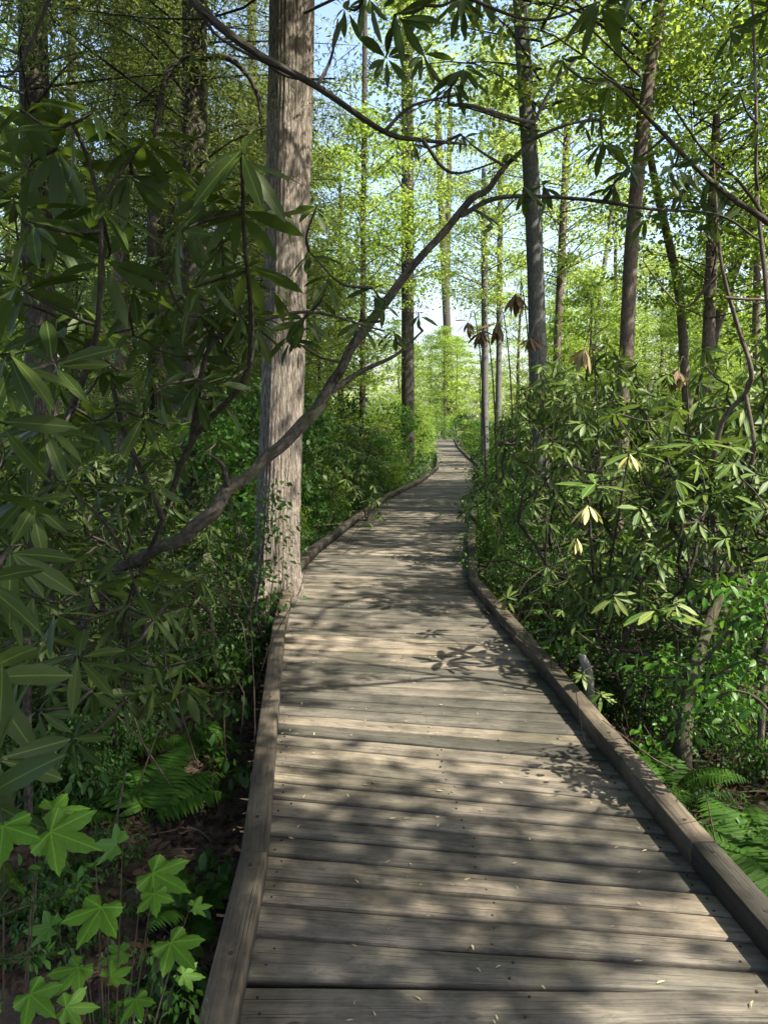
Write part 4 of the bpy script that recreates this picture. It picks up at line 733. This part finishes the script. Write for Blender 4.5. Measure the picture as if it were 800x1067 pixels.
# ------------------------------------------------------------------ ferns
def frond(mb, sm, base, az, L, lift=.9, arch=1.3, np_=20, w=.28, seed=0):
    d = np.array([math.cos(az), math.sin(az), 0]); t = np.linspace(0, 1, np_+6); ang = lift-arch*t
    dp = np.cumsum(np.outer(np.cos(ang), d)+np.outer(np.sin(ang), UP), 0)*L/len(t); pts = base+dp
    tube(sm, pts[::3], [.003, .001], 3, cap=False)
    tan = nrm(np.gradient(pts, axis=0)); side = np.cross(tan, UP); side = nrm(side); up = np.cross(side, tan)
    for k in range(4, len(pts)):
        tt = (k-4)/(len(pts)-4); ln = L*w*(max(0, math.sin(math.pi*min(1, tt*.78+.24)))**.9)*(1-tt*.25)+.006
        for sg in (-1, 1):
            dirv = nrm(side[k]*sg+tan[k]*.28+rng.normal(0, .05, 3)-UP*.12); n_ = 1
            if n_ == 1: leaves(mb, LEAF_FERN, [pts[k]], dirv, up[k], ln*rng.uniform(.9, 1.1), .8)
            else:
                q = np.linspace(.0, .93, n_); pp = pts[k]+np.outer(q*ln, dirv)
                leaves(mb, LEAF_FERN, [pts[k]], dirv, up[k], ln, .55)
                for s2 in (-1, 1): leaves(mb, KITE, pp, nrm(tan[k]*s2*1.0+dirv*.45), up[k], ln*.20*(1-q*.6), 1.1)
def fern(label, base, fr, group=None):
    b = np.asarray(base, float); e = empty('fern', b, label, 'fern', group); lf = MB(); sm = MB()
    for az, L, lift, arch in fr: frond(lf, sm, np.zeros(3), R(az), L, lift, arch)
    sm.build('stems', M['fern'], e); lf.build('fronds', M['fern'], e); return e
fb = G(152, 862, GZ); fern('curling green fern in the shade left of the near kerb', fb, [(110, .5, 1.3, 2.1), (150, .45, 1.3, 2.0), (35, .48, 1.1, 1.5), (8, .45, .9, 1.2), (70, .5, 1.4, 1.6)])
fb = G(205, 800, GZ); fern('smaller fern behind the curling one, leaning to the kerb', fb, [(15, .32, 1.0, 1.3), (80, .35, 1.2, 1.4), (-20, .3, .8, 1.2), (140, .3, 1.1, 1.3)])
fb = G(800, 935, GZ); fern('arching fern just outside the right kerb, its fronds lit from above', fb, [(150, .5, 1.1, 1.2), (110, .5, 1.2, 1.3), (75, .48, 1.2, 1.5), (185, .34, .9, 1.2)])
fb = G(840, 965, GZ); fern('second fern by the right kerb, cut by the right edge', fb, [(130, .5, .9, 1.1), (160, .45, .8, 1.), (100, .5, 1, 1.2)])
fb = G(392, 508, GZ); fern('bright fern at the foot of the straight dark trunk', fb, [(a, 1.0, 1.0, 1.5) for a in (0, 50, 110, 160, 200, 260, 320)])
fb = G(372, 520, GZ); fern('fern in the bank left of the far boardwalk', fb, [(a, .9, 1.1, 1.4) for a in (20, 80, 140, 190, 250, 310)])
fb = G(335, 590, GZ); fern('low fern at the left kerb right behind the cedar', fb, [(a, .5, 1.1, 1.5) for a in (0, 60, 110, 170, 220, 280, 330)])
fb = G(620, 775, GZ); fern('small low fern in the litter below the bleached stump', G(672, 800, GZ), [(a, .26, .9, 1.3) for a in (60, 120, 170, 100)])
for px, py, sc_, lb in ((120, 800, .42, 'loose fern with drooping fronds behind the curling fern'), (60, 870, .34, 'dark fern half hidden behind the lobed maple leaves'), (200, 960, .26, 'small fern on the litter inside the kerb bend'), (30, 960, .3, 'shaded fern behind the conifer sprig'), (150, 1060, .22, 'tiny fern at the bottom edge beside the kerb'), (232, 700, .4, 'fern at the kerb just before the cedar foot'),
        (355, 560, .5, 'fern leaning over the left kerb past the cedar'), (560, 690, .35, 'fern in shade behind the right kerb before the stump'), (700, 830, .4, 'fern behind the leaning mossy trunk at right')):
    fern(lb, G(px, py, GZ), [(a+rng.uniform(-15, 15), sc_*rng.uniform(.8, 1.15), rng.uniform(.8, 1.3), rng.uniform(1.1, 1.8)) for a in range(0, 360, 62)])
# ------------------------------------------------------------------ maple seedlings
OUT = [(0, 0), (.10, -.05), (.30, -.30), (.26, -.13), (.42, -.22), (.62, -.48), (.60, -.33), (.78, -.34), (.66, -.16), (.80, -.13), (.84, -.06), (1.08, 0)]
def maple_tpl():
    # palmate outline in polar form: five lobes with toothed edges
    pts = []
    lob = [(0, 1.0), (50, .82), (-50, .82), (105, .45), (-105, .45)]
    for a in range(-170, 171, 5):
        r = .18
        for la, lr in lob:
            dlt = abs(a-la); wv = max(0, 1-dlt/27.0); r = max(r, .42, .40+(lr-.36)*.95*wv**1.0)
        if (a//5) % 2: r *= .93
        if abs(a) > 150: r = .2*(180-abs(a))/30+.04
        pts.append((r*math.cos(R(a))*.62+.18, r*math.sin(R(a))*.62, 0))
    return pts
MP = maple_tpl(); n_ = len(MP)
MV = np.array([(.16, 0, -.0)]+[(x, y, -.10*(x*x)-.22*y*y+.035*math.cos(6*math.atan2(y, x-.18))) for x, y, z in MP]); MF = np.array([(0, i, i+1) for i in range(1, n_)])
MAPLE = (MV, MF)
def maple(label, base, lv, leafm='maple'):
    b = np.asarray(base, float); e = empty('maple_seedling', b, label, 'seedling'); m = MB(); lf = MB(); hub = P(*lv[0][:3])*.5+b*.5
    for px, py, d, s, az in lv:
        p = P(px, py, d); dv = np.array([math.cos(R(az)), math.sin(R(az)), -.25]); ht = (b*.35+p*.65)+np.array([0, 0, .02])
        tube(m, smooth_path([b*0, ht-b, p-b], 5), [.0028, .0012], 4); leaves(lf, MAPLE, [p-b], dv, nrm(np.array([0, -.55, 1])+rng.normal(0, .12, 3)), s)
    m.build('stems', M['twig'], e, True); lf.build('foliage', M[leafm], e)
b = P(110, 1090, 1.9); b[2] = GZ
maple('maple seedling with several lobed leaves in the lower left corner', b, [(150, 905, 1.75, .155, -20), (128, 880, 1.7, .125, 150), (112, 935, 1.6, .15, -100), (172, 975, 1.65, .135, -40), (135, 990, 1.8, .09, 200), (90, 1000, 1.6, .12, -120), (60, 965, 1.7, .11, 170), (160, 925, 1.7, .10, -70), (185, 1015, 1.75, .08, 10), (110, 1020, 1.7, .10, 60), (75, 930, 1.75, .09, 120), (140, 1035, 1.7, .09, -60), (198, 945, 1.8, .07, 30), (100, 900, 1.8, .08, 100)])
b = P(-20, 1000, 1.6); b[2] = GZ
maple('maple sprig with large lobed leaves at the left edge under the rhododendron leaves', b, [(40, 862, 1.35, .15, -10), (5, 850, 1.3, .15, -70), (45, 845, 1.4, .11, 40), (-10, 880, 1.35, .12, -110)])
b = P(20, 1110, 1.5); b[2] = GZ
maple('darkest maple leaves at the very bottom left corner', b, [(25, 1030, 1.4, .11, -30), (-5, 1040, 1.4, .12, -120), (60, 1050, 1.5, .10, 20)])
# conifer sprig
b = P(-60, 1000, 1.3); b[2] = GZ; e = empty('spruce_sprig', b, 'conifer sprig with pale new tips reaching in at lower left edge', 'sprig'); m = MB(); lf = MB()
for pts in ([P(-60, 1000, 1.35), P(-10, 960, 1.3), P(55, 935, 1.3), P(75, 925, 1.32)], [P(-40, 1000, 1.3), P(0, 1000, 1.25), P(50, 995, 1.25)], [P(-20, 965, 1.3), P(10, 925, 1.35), P(20, 910, 1.35)]):
    pp = smooth_path(np.array(pts)-b, 12); tube(m, pp, [.003, .0012], 4)
    c = np.repeat(pp[3:], 9, 0); tn = nrm(np.gradient(pp, axis=0))[3:]; tn = np.repeat(tn, 9, 0); leaves(lf, NEEDLE, c, nrm(tn*.6+rng.normal(0, .6, c.shape)*np.array([1, 1, .5])), UP+rng.normal(0, .3, c.shape), .018, .6)
    tp = MB(); whorl(tp, pp[-1], pp[-1]-pp[-2], .022, 7, -.6, LEAF_OVAL); tp.build('shoot_tip', M['fresh'], e)
m.build('stems', M['twig'], e); lf.build('foliage', M['under'], e)
# bottom-left small leafy clump
leafy('seedling', 'clump of small yellow-green leaves at the bottom edge beside the kerb', (b := G(175, 1063, GZ)), [([b, P(165, 1000, 1.95), P(155, 985, 1.95)], [.002, .001]), ([b, P(185, 1040, 1.9), P(205, 1050, 1.85)], [.002, .001]), ([b, P(140, 1050, 1.9), P(115, 1060, 1.85)], [.002, .001])], 'fresh', .022, 6, .04, cat='seedling')
# ------------------------------------------------------------------ stump, logs, branches on the floor
def log(name, label, pts, rad, m, cat='log', sides=12, rf=None):
    b = np.asarray(pts[0], float); e = empty(name, b, label, cat); mb = MB(); tube(mb, smooth_path(np.asarray(pts)-b, 7), rad, sides, rf or (lambda th, L: 1+.10*np.sin(th*3+L*6)+.06*np.sin(th*7+L*9)+.04*rng.normal(0, 1, len(th)))); mb.build('trunk', M[m], e, True)
sb = G(616, 745, GZ); sd = PIX(sb)[2]
log('broken_stump', 'slim bleached broken stump with a jagged tip just outside the right kerb', [sb, P(614, 725, sd), P(612, 700, sd), P(607, 686, sd), P(603, 681, sd)], [.045, .036, .034, .026, .006], 'deadwood', 'stump', 14)
sb = G(712, 815, GZ); sd = PIX(sb)[2]
log('mossy_trunk', 'mossy leaning dead trunk behind the bright sapling at right', [sb, P(712, 770, sd), P(722, 700, sd+.15), P(742, 640, sd+.35), P(765, 590, sd+.5)], [.05, .042, .036, .03, .02], 'mossy', 'trunk')
log('fallen_log', 'dark fallen log lying under the right rhododendrons', [G(560, 690, GZ)+[.1, .5, .06], G(640, 690, GZ)+[0, .5, .1], G(760, 680, GZ)+[0, .3, .08]], [.06, .07, .05], 'mossy')
log('fallen_branch', 'thin pale curved branch lying right of the bleached stump', [G(632, 705, GZ)+[0, 0, .2], G(650, 745, GZ)+[0, 0, .14], G(690, 770, GZ)+[0, 0, .05]], [.012, .010, .006], 'limb', 'branch', 6)
log('fallen_log', 'pale broken log glimpsed in a sun patch left of the cedar', [G(195, 650, GZ)+[0, 0, .1], G(225, 645, GZ)+[0, 0, .1], G(255, 640, GZ)+[0, 0, .08]], [.05, .06, .045], 'tanbark')
log('fallen_branch', 'thin bare twig crossing the litter beside the near left kerb', [G(150, 878, GZ)+[0, 0, .03], G(200, 872, GZ)+[0, 0, .04], G(222, 884, GZ)+[0, 0, .03]], [.005, .003], 'tanbark', 'branch', 5)
log('fallen_branch', 'slanting bare stalk standing in the litter by the curling fern', [G(105, 925, GZ), P(120, 860, 2.7), P(132, 800, 2.75)], [.006, .003], 'limb', 'branch', 5)
# ------------------------------------------------------------------ litter, twigs, low cover (stuff)
def spots(n, x0, x1, y0, y1, rmin=.0):
    x = rng.uniform(x0, x1, n); y = rng.uniform(y0, y1, n); k = np.array([offdeck(a, b) > .86 for a, b in zip(x, y)]); return np.stack([x[k], y[k], ground_z(x[k], y[k])], 1)
lt = MB(); p = np.vstack([spots(34000, -3.5, 3.5, 1, 8), spots(9000, -8, 9, 6, 18)]); n = len(p); p[:, 2] += rng.uniform(.005, .05, n)
leaves(lt, LEAF_OVAL, p, rdir(n, 0, .25), rdir(n, 1.6, .8), rng.uniform(.02, .07, n)); tag(lt.build('leaf_litter', M['dead']), 'brown dead leaf litter covering the ground on both sides of the boardwalk', 'leaf litter', kind='stuff')
tw = MB()
for q in spots(900, -4.5, 4.5, 1.5, 10):
    a = rng.uniform(0, 6.28); L = rng.uniform(.1, .5); d = np.array([math.cos(a), math.sin(a), rng.uniform(-.05, .25)]); q = q+[0, 0, .03]; tube(tw, [q, q+d*L*.5+rng.normal(0, .02, 3), q+d*L], [.005, .002], 3, cap=False)
for q in spots(500, -4.5, 4.5, 3.2, 11):
    L = rng.uniform(.3, 1.1); d = nrm(np.array([rng.normal(0, .5), rng.normal(0, .5), 1])); tube(tw, [q, q+d*L*.5+rng.normal(0, .05, 3), q+d*L+rng.normal(0, .05, 3)], [.006, .002], 3, cap=False)
tag(tw.build('dead_twigs', M['twig']), 'tangle of dead twigs over the shaded forest floor', 'twigs', kind='stuff')
gc = MB(); p = np.vstack([spots(2600, -4.5, -.9, 4.5, 12), spots(2600, .9, 6, 5, 12), spots(9000, -14, 16, 11, 45)]); p[:, 2] += rng.uniform(.05, .3, len(p))
crown_cloud(gc, LEAF_OVAL, p[:5200], .12, 4, .05, .5); crown_cloud(gc, KITE, p[5200:], .35, 14, .11, .8); tag(gc.build('ground_cover', M['under']), 'low green undergrowth carpeting the forest floor', 'ground cover', kind='stuff')
ORD = 'first second third fourth fifth sixth seventh eighth ninth tenth eleventh twelfth'.split()
grp = {}
for o in COL.objects:
    if o.parent is None and o.get('group') and o.get('category') in ('tree', 'shrub'): grp.setdefault(o['group'], []).append(o)
for gname, ob in grp.items():
    if len(ob) < 2: continue
    ob.sort(key=lambda o: o.location.y); nr = max(1, round(len(ob)/5)); rows = [ob[len(ob)*i//nr:len(ob)*(i+1)//nr] for i in range(nr)]
    for i, rw in enumerate(rows):
        rw.sort(key=lambda o: o.location.x/max(.5, o.location.y))
        where = ['nearest row', 'second row', 'third row', 'fourth row', 'fifth row'][i] if nr > 1 else ''
        for j, o in enumerate(rw):
            pos = 'leftmost' if j == 0 else 'rightmost' if j == len(rw)-1 else ORD[j]+' from left'
            o['label'] = ', '.join(t for t in (o['label'], where, pos) if t)
            if len(o['label'].split()) > 16: print('LONG', o['label'])
print('objects', len(bpy.data.objects))
